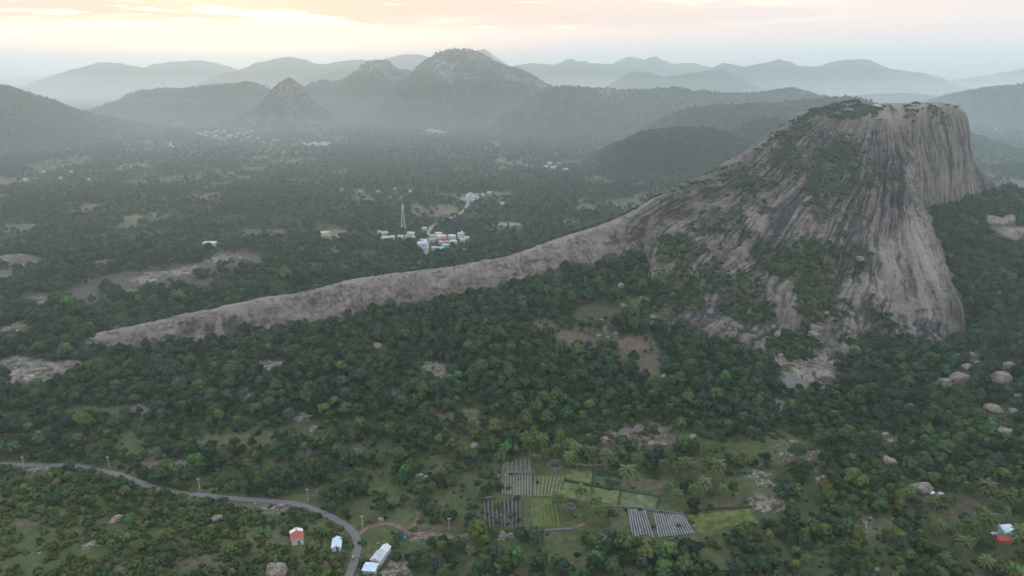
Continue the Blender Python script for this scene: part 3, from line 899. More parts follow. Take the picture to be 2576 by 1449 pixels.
def seg_dist(x, y, P):
    d = np.full(x.shape, 1e9)
    for a, b in zip(P[:-1], P[1:]):
        ab = b[:2] - a[:2]
        L = ab @ ab + 1e-9
        t = np.clip(((x - a[0]) * ab[0] + (y - a[1]) * ab[1]) / L, 0, 1)
        d = np.minimum(d, np.hypot(x - a[0] - t * ab[0], y - a[1] - t * ab[1]))
    return d


ROADW = {'road': 3.4, 'dirt_track': 2.3, 'dirt_path': 1.6, 'field_path': 1.6, 'village_road': 4.5, 'grove_path': 1.5}
ROADP = {k: np.array([gp(*q) for q in v]) for k, v in ROADS.items()}
FIELDP = [np.array([gp(*q) for q in f[0]]) for f in FIELDS]


def build_ground():
    u0 = np.linspace(-0.98, 0.98, 860)
    ext = np.array([1.02, 1.1, 1.25, 1.5, 1.9, 2.5, 3.4])
    u = np.concatenate([-ext[::-1], u0, ext])
    rows = [np.linspace(-500, 150, 14)]
    y = 150.0
    r = []
    while y < 13800:
        r.append(y)
        y *= 1.0042 if y < 900 else (1.009 if y < 3000 else 1.025)
    Yr = np.concatenate([rows[0][:-1], r, [13990.]])
    X = u[None, :] * np.maximum(Yr, 150)[:, None]
    X = np.clip(X, -13990, 13990)
    Yg = np.broadcast_to(Yr[:, None], X.shape)
    Z = ground(X, Yg)
    dx, dy, _ = proj(X, Yg, Z)
    op, col = cover(X, Yg, dx, dy)
    near = (Yg < 900) & (Yg > 150)
    for k, P in ROADP.items():
        d = np.full(X.shape, 1e9)
        d[near] = seg_dist(X[near], Yg[near], P)
        w_ = 1 - smooth(d, ROADW[k] * .5, ROADW[k] * .5 + 2.2)
        col += (np.array(SOIL) * .9 - col) * (w_ * .7)[..., None]
    V = np.stack([X, Yg, Z], -1)
    me = mesh_np('ground', V.reshape(-1, 3), grid_faces(*X.shape), M['ground'], True, col.reshape(-1, 3), 'gc')
    o = link(bpy.data.objects.new('ground', me))
    tag(o, None, None, None, 'structure')


build_ground()


def build_roads():
    for k, P in ROADP.items():
        s = np.linspace(0, len(P) - 1, 26 * len(P))
        C = cat1(P, s)
        tn = np.gradient(C[:, :2], axis=0)
        tn /= np.linalg.norm(tn, axis=1)[:, None]
        nr = np.stack([-tn[:, 1], tn[:, 0]], 1)
        w_ = ROADW[k] / 2 * (1 + 0.10 * pn(s * 2.1, s * 0 + 3))
        cr = [-1, -.6, 0, .6, 1]
        V = np.zeros((len(s), 5, 3))
        for j, c in enumerate(cr):
            xy = C[:, :2] + nr * (w_ * c)[:, None]
            V[:, j, :2] = xy
            V[:, j, 2] = ground(xy[:, 0], xy[:, 1]) + 0.14 + 0.05 * (1 - c * c)
        # settle on the highest ground across each cross-section so that nothing pokes through
        V[..., 2] = np.maximum(V[..., 2], V[..., 2].mean(1)[:, None])
        me = mesh_np(k, V.reshape(-1, 3), grid_faces(len(s), 5)[:, ::-1], M['asphalt'] if k == 'road' else (M['palepath'] if k == 'village_road' else M['dirt']))
        tag(link(bpy.data.objects.new(k, me)), None, None, None, 'structure')


build_roads()


def build_fields():
    for i, (poly, c, sp, rc, words) in enumerate(FIELDS):
        Pq = FIELDP[i]
        a, b, c2, d = Pq[:, :2]           # a-b far edge, d-c2 near edge
        wid = max(np.linalg.norm(b - a), np.linalg.norm(c2 - d))
        hgt = max(np.linalg.norm(d - a), np.linalg.norm(c2 - b))
        nu, nv = max(6, int(wid / 1.2)), max(6, int(hgt / 1.2))
        uu, vv = np.linspace(0, 1, nu), np.linspace(0, 1, nv)

        def at(U, Vv):
            p = a * ((1 - U) * (1 - Vv))[..., None] + b * (U * (1 - Vv))[..., None] + c2 * (U * Vv)[..., None] + d * ((1 - U) * Vv)[..., None]
            return p
        Ug, Vg = np.meshgrid(uu, vv)
        p = at(Ug, Vg)
        c = tuple(v * 1.45 for v in c) if not sp else tuple(v * 1.15 for v in c)
        edge = np.minimum(np.minimum(Ug, 1 - Ug) * wid, np.minimum(Vg, 1 - Vg) * hgt)
        p = p + (np.stack([pn(p[..., 0] / 5, p[..., 1] / 5), pn(p[..., 0] / 5 + 9, p[..., 1] / 5)], -1) * (1.2 * (edge < 1.0))[..., None])
        z = ground(p[..., 0], p[..., 1]) + 0.12 + 0.05 * pn(p[..., 0], p[..., 1])
        n1 = fbm(p[..., 0] / 8 + i, p[..., 1] / 8, o=4)
        n2 = fbm(p[..., 0] / 2.5 + i, p[..., 1] / 2.5, o=3)
        col = np.array(c) * (1 + .35 * n1 + .3 * n2)[..., None]
        col += (np.array(BROWN) - col) * (smooth(n1, .15, .6) * .45)[..., None]
        V = np.concatenate([p, z[..., None]], -1)
        # skirt so that the plot meets the ground
        me = mesh_np('field', V.reshape(-1, 3), grid_faces(nv, nu)[:, ::-1], M['ground'], True, np.clip(col, 0.01, 1).reshape(-1, 3), 'gc')
        f = tag(link(bpy.data.objects.new('field', me)), words, None, None, 'structure')
        if sp:
            mb = MB()
            n = int(wid / sp)
            for k in range(n):
                U = (k + .5) / n
                m_ = max(4, int(hgt / 3))
                vs = np.linspace(.015, .985, m_)
                q = at(np.full(m_, U), vs)
                zz = ground(q[:, 0], q[:, 1]) + .12
                w2 = sp * .27
                du = (b - a) / np.linalg.norm(b - a)
                hh = .32 if rc[1] > rc[0] * 1.1 else .22
                L, Tt, Rr = [], [], []
                for j in range(m_):
                    jit = 1 + .35 * float(pn(U * 40 + i, vs[j] * 12))
                    L.append((q[j, 0] - du[0] * w2 * jit, q[j, 1] - du[1] * w2 * jit, zz[j] - .05))
                    Tt.append((q[j, 0], q[j, 1], zz[j] + hh * jit))
                    Rr.append((q[j, 0] + du[0] * w2 * jit, q[j, 1] + du[1] * w2 * jit, zz[j] - .05))
                Fs = []
                for j in range(m_ - 1):
                    Fs += [(j, j + 1, m_ + j + 1, m_ + j), (m_ + j, m_ + j + 1, 2 * m_ + j + 1, 2 * m_ + j)]
                mb.add(L + Tt + Rr, Fs)
            r_ = mb.build('crop_rows', plain('crop_row_%d' % i, rc, var=.22, scale=.9), f)
            tag(r_, None, None, None, 'stuff')


build_fields()

# ------------------------------------------------------------------ hills behind
HILLS = [  # silhouette, distance, half depth, name, label, roughness of rock cover
    ([(-420, 240), (-250, 195), (-80, 200), (0, 220), (40, 230), (90, 255), (150, 283), (250, 312), (330, 332)], 2050, 420, 'dark scrub hill at the left edge of the picture', .15),
    ([(190, 290), (300, 255), (340, 232), (400, 225), (480, 222), (540, 215), (620, 205), (660, 218), (690, 240), (760, 275)], 2750, 420, 'broad scrubby hill left of the pointed rock cone', .35),
    ([(600, 300), (640, 275), (690, 232), (715, 206), (728, 201), (742, 206), (765, 235), (790, 265), (860, 300)], 2450, 230, 'small pointed rock cone left of the great dome', 1.15),
    ([(690, 290), (790, 212), (850, 208), (900, 180), (930, 158), (955, 150), (975, 152), (992, 170), (1040, 180), (1090, 200), (1180, 240), (1280, 290)], 3050, 480, 'blunt peak left of the great dome', .3),
    ([(900, 300), (1000, 230), (1035, 185), (1070, 155), (1110, 130), (1165, 124), (1210, 134), (1250, 157), (1300, 171), (1345, 193), (1390, 219), (1450, 238), (1600, 290)], 2850, 520, 'great dome-shaped hill in the middle distance', .22),
    ([(1250, 280), (1390, 224), (1480, 220), (1560, 226), (1640, 226), (1700, 218), (1760, 230), (1850, 236), (1940, 230), (1990, 222), (2030, 236), (2080, 252), (2200, 290)], 2450, 480, 'long low knobbly ridge right of the great dome', .3),
    ([(1490, 235), (1530, 215), (1580, 185), (1610, 180), (1680, 190), (1760, 180), (1810, 175), (1850, 190), (1900, 215), (1960, 235)], 4300, 500, 'blue grey twin-topped hill beyond the low ridge', .1),
    ([(1760, 200), (1800, 180), (1870, 183), (1930, 200), (1960, 225), (2030, 245)], 5000, 500, 'pale blue hill behind the twin-topped hill', .1),
    ([(1620, 330), (1700, 290), (1760, 272), (1850, 262), (1960, 258), (2060, 250), (2160, 251), (2260, 275), (2400, 320)], 1900, 330, 'rounded wooded hill just left of the great rock summit', .3),
    ([(1520, 375), (1600, 345), (1640, 330), (1700, 322), (1760, 324), (1830, 340), (1930, 370)], 1480, 200, 'low wooded hump left of the great rock', .2),
    ([(1780, 365), (1850, 335), (1900, 305), (1940, 298), (2000, 312), (2080, 350), (2150, 380)], 1600, 190, 'low rocky hump beside the wooded hump', .6),
    ([(2340, 275), (2400, 250), (2450, 228), (2500, 220), (2576, 214), (2700, 200), (2850, 215), (3000, 260)], 2600, 450, 'dark wooded hill at the right edge of the picture', .1),
    ([(2080, 255), (2150, 240), (2250, 234), (2330, 236), (2380, 246), (2480, 262)], 3600, 400, 'low blue ridge behind the great rock summit', .1),
    ([(0, 250), (50, 232), (150, 192), (230, 166), (280, 158), (340, 165), (400, 175), (450, 172), (520, 182), (620, 220)], 5600, 700, 'pale hazy mountain at the far left', 0),
    ([(330, 185), (380, 166), (430, 156), (490, 150), (560, 163), (640, 190)], 6300, 700, 'very faint mountain behind the far left one', 0),
    ([(560, 185), (620, 168), (700, 146), (725, 142), (760, 148), (800, 160), (860, 152), (910, 150), (960, 163), (1040, 190)], 5600, 700, 'pale hazy mountain left of the blunt peak', 0),
    ([(450, 235), (500, 212), (560, 186), (592, 180), (640, 187), (690, 186), (740, 196), (800, 190), (850, 176), (880, 174), (940, 195), (1000, 230)], 4700, 600, 'blue hazy double hill behind the rock cone', 0),
    ([(900, 170), (960, 150), (1000, 138), (1045, 136), (1100, 146), (1160, 140), (1195, 127), (1222, 123), (1240, 140), (1300, 175)], 6200, 600, 'faint mountain showing behind the great dome', 0),
    ([(1260, 172), (1320, 160), (1400, 160), (1420, 150), (1434, 146), (1450, 152), (1490, 160), (1560, 163), (1640, 178)], 6000, 600, 'faint pointed peak right of the great dome', 0),
    ([(1500, 172), (1545, 158), (1580, 142), (1615, 150), (1640, 145), (1690, 158), (1740, 157), (1800, 172)], 6600, 600, 'faintest jagged range right of the pointed peak', 0),
    ([(1740, 190), (1785, 175), (1820, 157), (1865, 166), (1910, 162), (1955, 150), (1975, 150), (2010, 162), (2060, 166), (2090, 156), (2130, 150), (2180, 150), (2230, 170), (2290, 180), (2360, 192)], 5400, 600, 'pale blue range above the great rock', 0),
    ([(2440, 195), (2520, 183), (2576, 174), (2680, 160), (2800, 175), (2900, 195)], 6200, 700, 'faint hill at the far right', 0),
]
HILLPTS = []


def hill_material(name, rocky):
    m, nt, b = mat(name, 0.95, 0.1)
    tc = nn(nt, 'ShaderNodeTexCoord')
    P = tc.outputs['Object']
    f = noise(nt, P, 0.016, 6, 0.65)
    f2 = noise(nt, P, 0.006, 6, 0.62, .3)
    base = ramp(nt, f, [(0.35, (0.022, 0.032, 0.018)), (0.65, (0.044, 0.052, 0.028))])
    if rocky > 0:
        geo = nn(nt, 'ShaderNodeNewGeometry')
        s = nn(nt, 'ShaderNodeSeparateXYZ')
        lk(nt, geo.outputs['Position'], s.inputs[0])
        hi = mth(nt, 'MULTIPLY', sstep(nt, s.outputs[2], 30, 220), 0.18)
        rk = sstep(nt, mth(nt, 'ADD', mth(nt, 'ADD', f2, hi), mth(nt, 'MULTIPLY_ADD', f, .3, -.15)), 0.72 - .25 * rocky, 0.80 - .25 * rocky)
        base = mix(nt, rk, base, (0.135, 0.118, 0.108))
    lk(nt, base, b.inputs['Base Color'])
    return m


def build_hills():
    for i, (sil, Yc, hd, words, rocky) in enumerate(HILLS):
        P = np.array([pY(a, b, Yc) for a, b in sil])
        x0, x1 = P[0, 0], P[-1, 0]
        nx = 220 if Yc < 3500 else 160
        ny = 130 if Yc < 3500 else 60
        xs = np.linspace(x0 - 40, x1 + 40, nx)
        t = np.interp(xs, P[:, 0], np.arange(len(P)))
        h = cat1(P, t)[:, 2]
        h = np.maximum(h, 0) * smooth(xs, x0 - 40, x0 + 30) * (1 - smooth(xs, x1 - 30, x1 + 40))
        ys = np.linspace(-1, 1, ny)
        X, Yn = np.meshgrid(xs, ys)
        Hh = np.broadcast_to(h[None, :], X.shape)
        n1 = fbm(X / (hd * .45) + i * 3, Yn * 2.2 + i, o=4)
        prof = np.clip(1 - np.abs(Yn + .10 * n1 * (1 - np.abs(Yn))) ** 1.5, 0, 1)
        prof = prof ** 1.1
        Y = Yc + Yn * hd
        mult = 1 + .20 * n1 * np.abs(Yn) ** .5 * (np.abs(Yn) > 0)
        Z = Hh * prof * mult
        bump = fbm(X / 60, Y / 60, o=4) * np.clip(Z / 40, 0, 1)
        Z = Z + bump * (4.5 if Yc < 4000 else 6)
        Z += fbm(X / 9, Y / 9, o=2) * (1.4 if Yc < 3500 else 0) * np.clip(Z / 30, 0, 1)
        Z = np.where(Z < 2, Z - 9, Z)
        zg = ground(X, Y)
        V = np.stack([X, Y, Z + np.minimum(zg, 0) - 2], -1)
        me = mesh_np('hill', V.reshape(-1, 3), grid_faces(ny, nx), hill_material('hill_%d' % i, rocky))
        tag(link(bpy.data.objects.new('hill', me)), words, None, None, 'structure')
        if Yc < 3300:
            HILLPTS.append((V, rocky))


build_hills()


def build_lake():
    P = [gp(*q) for q in [(20, 236), (70, 229), (150, 227), (260, 228), (330, 231), (300, 236), (200, 240), (120, 246), (85, 247)]]
    V = [(p[0], p[1], 9.0) for p in P]
    me = bpy.data.meshes.new('lake')
    me.from_pydata(V, [], [tuple(range(len(V)))[::-1]])
    m, nt, b = mat('lake_water', 0.06, 0.5)
    b.inputs['Base Color'].default_value = (0.03, 0.045, 0.05, 1)
    me.materials.append(m)
    tag(link(bpy.data.objects.new('lake', me)), 'bright lake reflecting the dawn sky at the far left', None, None, 'structure')


build_lake()


def build_haze():
    mb = MB()
    mb.box(-14000, 14000, -520, 14000, -40, 350)
    m = bpy.data.materials.new('haze')
    m.use_nodes = True
    nt = m.node_tree
    nt.nodes.clear()
    o = nn(nt, 'ShaderNodeOutputMaterial')
    v = nn(nt, 'ShaderNodeVolumePrincipled')
    v.inputs['Color'].default_value = (0.81, 0.945, 1.0, 1)
    v.inputs['Density'].default_value = HAZE_DENSITY
    v.inputs['Anisotropy'].default_value = 0.72
    lk(nt, v.outputs[0], o.inputs['Volume'])
    h = mb.build('haze', m)
    h.display_type = 'WIRE'
    tag(h, 'pale blue morning haze filling the valley', None, None, 'stuff')


build_haze()


def build_mist(height, dens, words):
    # low white mist lying on the far plain, below the far ranges
    nx, ny = 60, 44
    X, Y = np.meshgrid(np.linspace(-6500, 7000, nx), np.linspace(950, 6900, ny))
    ex = np.minimum(np.minimum(X + 6500, 7000 - X) / 1500, (6900 - Y) / 900)
    top = (height + .28 * height * fbm(X / 1400 + height, Y / 900, o=3)) * np.clip(ex, 0, 1) ** .6 * smooth(Y, 850, 2300) + 3
    Vt = np.stack([X, Y, top], -1).reshape(-1, 3)
    Vb = np.stack([X, Y, np.full(X.shape, -18.0 - height * .05)], -1).reshape(-1, 3)
    n = nx * ny
    Ft = grid_faces(ny, nx)
    Fb = Ft[:, ::-1] + n
    ring = [j for j in range(nx)] + [i * nx + nx - 1 for i in range(1, ny)] + [(ny - 1) * nx + j for j in range(nx - 2, -1, -1)] + [i * nx for i in range(ny - 2, 0, -1)]
    Fsd = np.array([[ring[k], ring[k] + n, ring[(k + 1) % len(ring)] + n, ring[(k + 1) % len(ring)]] for k in range(len(ring))])
    m = bpy.data.materials.new('mist')
    m.use_nodes = True
    nt = m.node_tree
    nt.nodes.clear()
    o = nn(nt, 'ShaderNodeOutputMaterial')
    v = nn(nt, 'ShaderNodeVolumePrincipled')
    v.inputs['Color'].default_value = (0.86, 0.955, 1.0, 1)
    v.inputs['Density'].default_value = dens
    v.inputs['Anisotropy'].default_value = 0.5
    lk(nt, v.outputs[0], o.inputs['Volume'])
    me = mesh_np('valley_mist', np.concatenate([Vt, Vb]), np.concatenate([Ft, Fb, Fsd]), m, True)
    tag(link(bpy.data.objects.new('valley_mist', me)), words, None, None, 'stuff')


build_mist(46, 1.7e-4, 'lowest pale mist lying on the plain between the hills')
build_mist(84, 1.5e-4, 'thin mist reaching up the feet of the hills')
build_mist(128, 1.3e-4, 'faint upper mist below the hill tops')

# ------------------------------------------------------------------ vegetation: shapes
import bmesh
_ico = {}


def ico(sub):
    if sub not in _ico:
        bm = bmesh.new()
        bmesh.ops.create_icosphere(bm, subdivisions=sub, radius=1.0)
        bm.verts.ensure_lookup_table()
        _ico[sub] = (np.array([v.co[:] for v in bm.verts]), np.array([[v.index for v in f.verts] for f in bm.faces]))
        bm.free()
    return _ico[sub]


def make_crown(seed, lobes, w, h, z0, flat=0.75, leaf=0.55, cards=70, spread=0.62):
    """leafy crown: rough lobes wrapped in leaf-clump cards; returns verts, tris"""
    r = np.random.default_rng(seed)
    Vs, Fs, o = [], [], 0
    iv, if_ = ico(2)
    pos, rad = [], []
    for k in range(lobes):
        a = k * 2.399 + r.uniform(-.4, .4)
        q = math.sqrt((k + .35) / lobes)
        rr = w * spread * q
        up = h * (0.30 + 0.42 * (1 - q * q) + r.uniform(-.10, .10))
        pos.append(np.array([math.cos(a) * rr, math.sin(a) * rr, z0 + up]))
        rad.append(w * r.uniform(.27, .42) * (1.12 - .3 * q))
    for p, R_ in zip(pos, rad):
        n = 1 + .22 * pn(iv[:, 0] * 2.3 + p[0], iv[:, 1] * 2.3 + p[1], iv[:, 2] * 2.3 + seed) + .12 * pn(iv[:, 0] * 6 + p[0], iv[:, 1] * 6, iv[:, 2] * 6)
        v = iv * (R_ * .86 * n)[:, None] * np.array([1, 1, flat]) + p
        Vs.append(v)
        Fs.append(if_ + o)
        o += len(v)
        d = r.normal(size=(cards, 3))
        d[:, 2] = np.abs(d[:, 2]) * 0.9 - .35
        d /= np.linalg.norm(d, axis=1)[:, None]
        c = p + d * (R_ * r.uniform(.80, 1.14, cards))[:, None] * np.array([1, 1, flat])
        t = np.cross(d, r.normal(size=(cards, 3)))
        t /= np.linalg.norm(t, axis=1)[:, None] + 1e-9
        b = np.cross(d, t)
        tilt = r.uniform(-.7, .7, cards)[:, None]
        s = (leaf * r.uniform(.6, 1.35, cards))[:, None]
        n_ = d * tilt
        q0 = c - t * s * .5
        q1 = c + (b * .5 + n_) * s * .6
        q2 = c + t * s * .5
        q3 = c - (b * .5 - n_ * .4) * s * .6
        v = np.stack([q0, q1, q2, q3], 1).reshape(-1, 3)
        i4 = np.arange(cards)[:, None] * 4 + o
        Fs.append(np.concatenate([i4 + [0, 1, 2], i4 + [0, 2, 3]]))
        Vs.append(v)
        o += len(v)
    return np.concatenate(Vs), np.concatenate(Fs)


def make_trunk(seed, h, r0, branches=4, w=2.0):
    mb = MB()
    r = random.Random(seed)
    mb.tube([(0, 0, -.6), (0.05 * h * r.uniform(-1, 1), .05 * h * r.uniform(-1, 1), h * .5), (0.08 * h * r.uniform(-1, 1), 0, h)], [r0 * 1.25, r0 * .85, r0 * .6])
    for k in range(branches):
        a = k * 6.283 / branches + r.uniform(-.4, .4)
        mb.tube([(0, 0, h * .62), (math.cos(a) * w * .45, math.sin(a) * w * .45, h * 1.05), (math.cos(a) * w * .8, math.sin(a) * w * .8, h * 1.45)], [r0 * .55, r0 * .38, r0 * .15], 5)
    return mb


TREE_SHAPES = []      # crown mesh data, trunk mesh data, trunk MB, crown arrays
specs = [  # lobes, width(radius), height, base z, flat, leaf, cards
    (9, 3.4, 4.6, 1.5, .85, .95, 55), (11, 3.8, 5.2, 1.9, .80, .95, 50), (8, 3.0, 5.4, 1.8, .95, .9, 55), (12, 4.2, 4.2, 1.5, .75, .95, 48), (7, 2.6, 4.2, 1.4, .95, .8, 60), (10, 3.6, 6.2, 2.4, 1.0, .95, 50)]
for i, (lb, w_, h_, z0, fl, lf, cd) in enumerate(specs):
    cv, cf = make_crown(100 + i, lb, w_, h_, z0, fl, lf, cd)
    tb = make_trunk(i, z0 + h_ * .35, .22, 4, w_ * .7)
    TREE_SHAPES.append((cv, cf, tb, w_, z0 + h_))
SHRUB_SHAPES = []
for i, (lb, w_, h_) in enumerate([(5, 1.3, 1.5), (6, 1.7, 1.7), (4, 1.0, 1.2), (7, 2.0, 1.6)]):
    SHRUB_SHAPES.append(make_crown(300 + i, lb, w_, h_, -.35, .8, .55, 40))
FLATTOP = make_crown(77, 12, 4.6, 2.6, 2.2, .55, .9, 50, .8)

PROTO = bpy.data.collections.new('leaf_shapes')      # shapes only, never linked to the scene
PN = []


def proto(name, V, T, mats, tmb=None):
    nv = len(V)
    Fl = T
    mi = np.zeros(len(T), np.int32)
    if tmb is not None:
        tv = np.array(tmb.v)
        tf = []
        for f in tmb.f:
            for k in range(1, len(f) - 1):
                tf.append((f[0], f[k], f[k + 1]))
        tf = np.array(tf) + nv
        V = np.concatenate([V, tv])
        Fl = np.concatenate([T, tf])
        mi = np.concatenate([mi, np.ones(len(tf), np.int32)])
    me = mesh_np(name, V, Fl, mats, True)
    me.polygons.foreach_set('material_index', mi)
    o = bpy.data.objects.new(name, me)
    PROTO.objects.link(o)
    PN.append(name)
    return o


TI, SI = {}, {}
k = 0
for s, (cv, cf, tb, w_, h_) in enumerate(TREE_SHAPES):
    for c in range(7):
        proto('shape_%03d' % k, cv, cf, [M['leaf%d' % c], M['bark']], tb)
        TI[(s, c)] = k
        k += 1
for s, (cv, cf) in enumerate(SHRUB_SHAPES):
    for c in range(7):
        proto('shape_%03d' % k, cv, cf, [M['leaf%d' % c]])
        SI[(s, c)] = k
        k += 1


def stone_shape(seed, sub=2, boxy=.35):
    iv, if_ = ico(sub)
    r = np.random.default_rng(seed)
    v = np.sign(iv) * np.abs(iv) ** (1 - boxy)
    n = 1 + .26 * pn(iv[:, 0] * 1.3 + seed, iv[:, 1] * 1.3, iv[:, 2] * 1.3) + .10 * pn(iv[:, 0] * 3.5, iv[:, 1] * 3.5 + seed, iv[:, 2] * 3.5)
    v = v * n[:, None]
    # a few flat fracture faces
    for _ in range(4):
        d = r.normal(size=3)
        d /= np.linalg.norm(d)
        lim = r.uniform(.62, .85)
        t = v @ d
        v = v - np.outer(np.maximum(t - lim, 0) * .85, d)
    return v, if_


STI = []
for s in range(4):
    v, f = stone_shape(s, 1)
    proto('shape_%03d' % k, v, f, [M['boulder']])
    STI.append(k)
    k += 1


def gn_scatter(name, pts, idx, rot, scl, label):
    me = bpy.data.meshes.new(name)
    n = len(pts)
    me.vertices.add(n)
    me.vertices.foreach_set('co', np.asarray(pts, np.float32).ravel())
    a = me.attributes.new('idx', 'INT', 'POINT')
    a.data.foreach_set('value', np.asarray(idx, np.int32))
    a = me.attributes.new('rot', 'FLOAT_VECTOR', 'POINT')
    a.data.foreach_set('vector', np.asarray(rot, np.float32).ravel())
    a = me.attributes.new('scl', 'FLOAT_VECTOR', 'POINT')
    a.data.foreach_set('vector', np.asarray(scl, np.float32).ravel())
    me.update()
    o = link(bpy.data.objects.new(name, me))
    ng = bpy.data.node_groups.new(name, 'GeometryNodeTree')
    ng.interface.new_socket('Geometry', in_out='INPUT', socket_type='NodeSocketGeometry')
    ng.interface.new_socket('Geometry', in_out='OUTPUT', socket_type='NodeSocketGeometry')
    gi = ng.nodes.new('NodeGroupInput')
    go = ng.nodes.new('NodeGroupOutput')
    ci = ng.nodes.new('GeometryNodeCollectionInfo')
    ci.inputs['Collection'].default_value = PROTO
    ci.inputs['Separate Children'].default_value = True
    ci.inputs['Reset Children'].default_value = True
    ip = ng.nodes.new('GeometryNodeInstanceOnPoints')
    ip.inputs['Pick Instance'].default_value = True

    def na(nm, t):
        x = ng.nodes.new('GeometryNodeInputNamedAttribute')
        x.data_type = t
        x.inputs['Name'].default_value = nm
        return x.outputs[0]
    ng.links.new(gi.outputs[0], ip.inputs['Points'])
    ng.links.new(ci.outputs[0], ip.inputs['Instance'])
    ng.links.new(na('idx', 'INT'), ip.inputs['Instance Index'])
    ng.links.new(na('rot', 'FLOAT_VECTOR'), ip.inputs['Rotation'])
    ng.links.new(na('scl', 'FLOAT_VECTOR'), ip.inputs['Scale'])
    ng.links.new(ip.outputs[0], go.inputs[0])
    md = o.modifiers.new('scatter', 'NODES')
    md.node_group = ng
    tag(o, label, None, None, 'stuff')
    return o


# ------------------------------------------------------------------ labels that tell look-alikes apart
LAND = {}          # landmark name -> photo position
TOLABEL = []       # (object, description, photo position, category, group)
ORD = ['nearest', 'second nearest', 'third nearest', 'fourth nearest', 'fifth nearest', 'sixth nearest', 'seventh nearest', 'eighth nearest', 'ninth nearest', 'tenth nearest', 'eleventh nearest', 'twelfth nearest', 'thirteenth nearest', 'fourteenth nearest']


def later(o, desc, pos, cat, group):
    a, b, _ = proj(np.array(pos[0]), np.array(pos[1]), np.array(pos[2]))
    TOLABEL.append((o, desc, (float(a), float(b)), cat, group))


def finish_labels():
    names = list(LAND)
    L = np.array([LAND[n] for n in names])
    bucket = {}
    for o, desc, p, cat, group in TOLABEL:
        d = np.hypot(L[:, 0] - p[0], (L[:, 1] - p[1]) * 1.3)
        j = int(np.argmin(d))
        ax, ay = p[0] - L[j, 0], p[1] - L[j, 1]
        rel = ('left of' if ax < 0 else 'right of') if abs(ax) > abs(ay) * 1.2 else ('behind' if ay < 0 else 'in front of')
        bucket.setdefault((desc, rel, names[j], cat), []).append((d[j], o, group))
    for (desc, rel, nm, cat), items in bucket.items():
        items.sort(key=lambda t: t[0])
        for i, (d, o, group) in enumerate(items):
            if len(items) == 1:
                lab = '%s %s %s' % (desc, rel, nm)
            else:
                lab = '%s, %s %s %s' % (desc, ORD[min(i, 13)], rel, nm)
            w_ = lab.split()
            if len(w_) > 16:
                lab = ' '.join(w_[len(w_) - 16:])
            tag(o, lab, cat, group)


for nm, p in {'the red-roofed house': (748, 1350), 'the pale sheet-roofed hut': (848, 1366), 'the long grey shed': (950, 1405), 'the turquoise and red farmhouse': (2520, 1348),
              'the dark ploughed plot': (1262, 1292), 'the grey mulched rows': (1660, 1318), 'the pale-rowed plot': (1299, 1220), 'the yellow-green plot': (1373, 1294), 'the dark green beds': (1530, 1200),
              'the big boulder with tarps': (2313, 1226), 'the brown palm clearing': (2410, 1300), 'the road fork': (900, 1345), 'the slab by the terraces': (1930, 1262), 'the red soil scar': (1115, 1054),
              'the bottom edge boulder': (700, 1432), 'the road bend': (330, 1205), 'the blue tarp': (1015, 1352), 'the bare pale tree': (1182, 1390), 'the stone heap clearing': (2010, 1140),
              'the rock foot tongue': (2030, 930), 'the great cliff base': (2360, 520), 'the lower left slab': (90, 940), 'the left end of the granite rib': (260, 850), 'the granite summit': (2200, 270),
              'the scree slope': (1500, 860), 'the bright green patch': (2545, 1430), 'the slab below the dark plot': (1265, 1348), 'the lower right dirt strip': (1640, 1435), 'the rough green field': (1790, 1310),
              'the left picture edge': (10, 1330), 'the right picture edge': (2566, 1150), 'the boulders under the buttress': (2430, 920), 'the grassy opening on the left': (110, 1400), 'the fallow plot': (1300, 1165),
              'the coconut row': (1480, 1145), 'the round well': (1396, 1175), 'the pit well': (1507, 1357)}.items():
    LAND[nm] = p

# ------------------------------------------------------------------ vegetation: placing
FPOLY = [np.array(p)[:, :2] for p in FIELDP]


def scatter_grid(x0, x1, y0, y1, sp, rng):
    nx, ny = int((x1 - x0) / sp), int((y1 - y0) / sp)
    X, Y = np.meshgrid(np.arange(nx), np.arange(ny))
    X = x0 + (X + rng.uniform(-.05, 1.05, X.shape)) * sp
    Y = y0 + (Y + rng.uniform(-.05, 1.05, Y.shape)) * sp
    return X.ravel(), Y.ravel()


def clear_of(x, y, pad=0.0):
    ok = np.ones(x.shape, bool)
    for k_, P in ROADP.items():
        ok &= seg_dist(x, y, P) > ROADW[k_] / 2 + pad
    ok &= rock_top(x, y) < ground(x, y) + .8
    ok &= ~in_poly(x, y, SPUR_FOOT)
    for q, (bx, by, br) in enumerate(BUILT):
        ok &= np.hypot(x - bx, y - by) > br + pad
    return ok


def in_fields(x, y, skip=()):
    m = np.zeros(x.shape, bool)
    for i, P in enumerate(FPOLY):
        if i not in skip:
            m |= in_poly(x, y, [tuple(q) for q in P])
    return m


_RG = np.full((420, 320), -99.0)          # height of the great rock on a 2 m raster
_f = RV.reshape(-1, 3)
np.maximum.at(_RG, (np.clip(((_f[:, 1] - 200) / 2).astype(int), 0, 419), np.clip(((_f[:, 0] + 50) / 2).astype(int), 0, 319)), _f[:, 2])


def rock_top(x, y):
    a, b = ((y - 200) / 2).astype(int), ((x + 50) / 2).astype(int)
    ok = (a >= 0) & (a < 420) & (b >= 0) & (b < 320)
    return np.where(ok, _RG[np.clip(a, 0, 419), np.clip(b, 0, 319)], -99.0)


ROCK_IN = [tuple((np.array(p) - np.array([320., 620.])) * .97 + np.array([320., 620.])) for p in ROCK_FOOT]
BUILT = []         # (x, y, radius) kept free of trees, filled by the builders


def road_y(dx):
    P = np.array(ROADS['road'])
    return np.interp(dx, P[:18, 0], P[:18, 1])


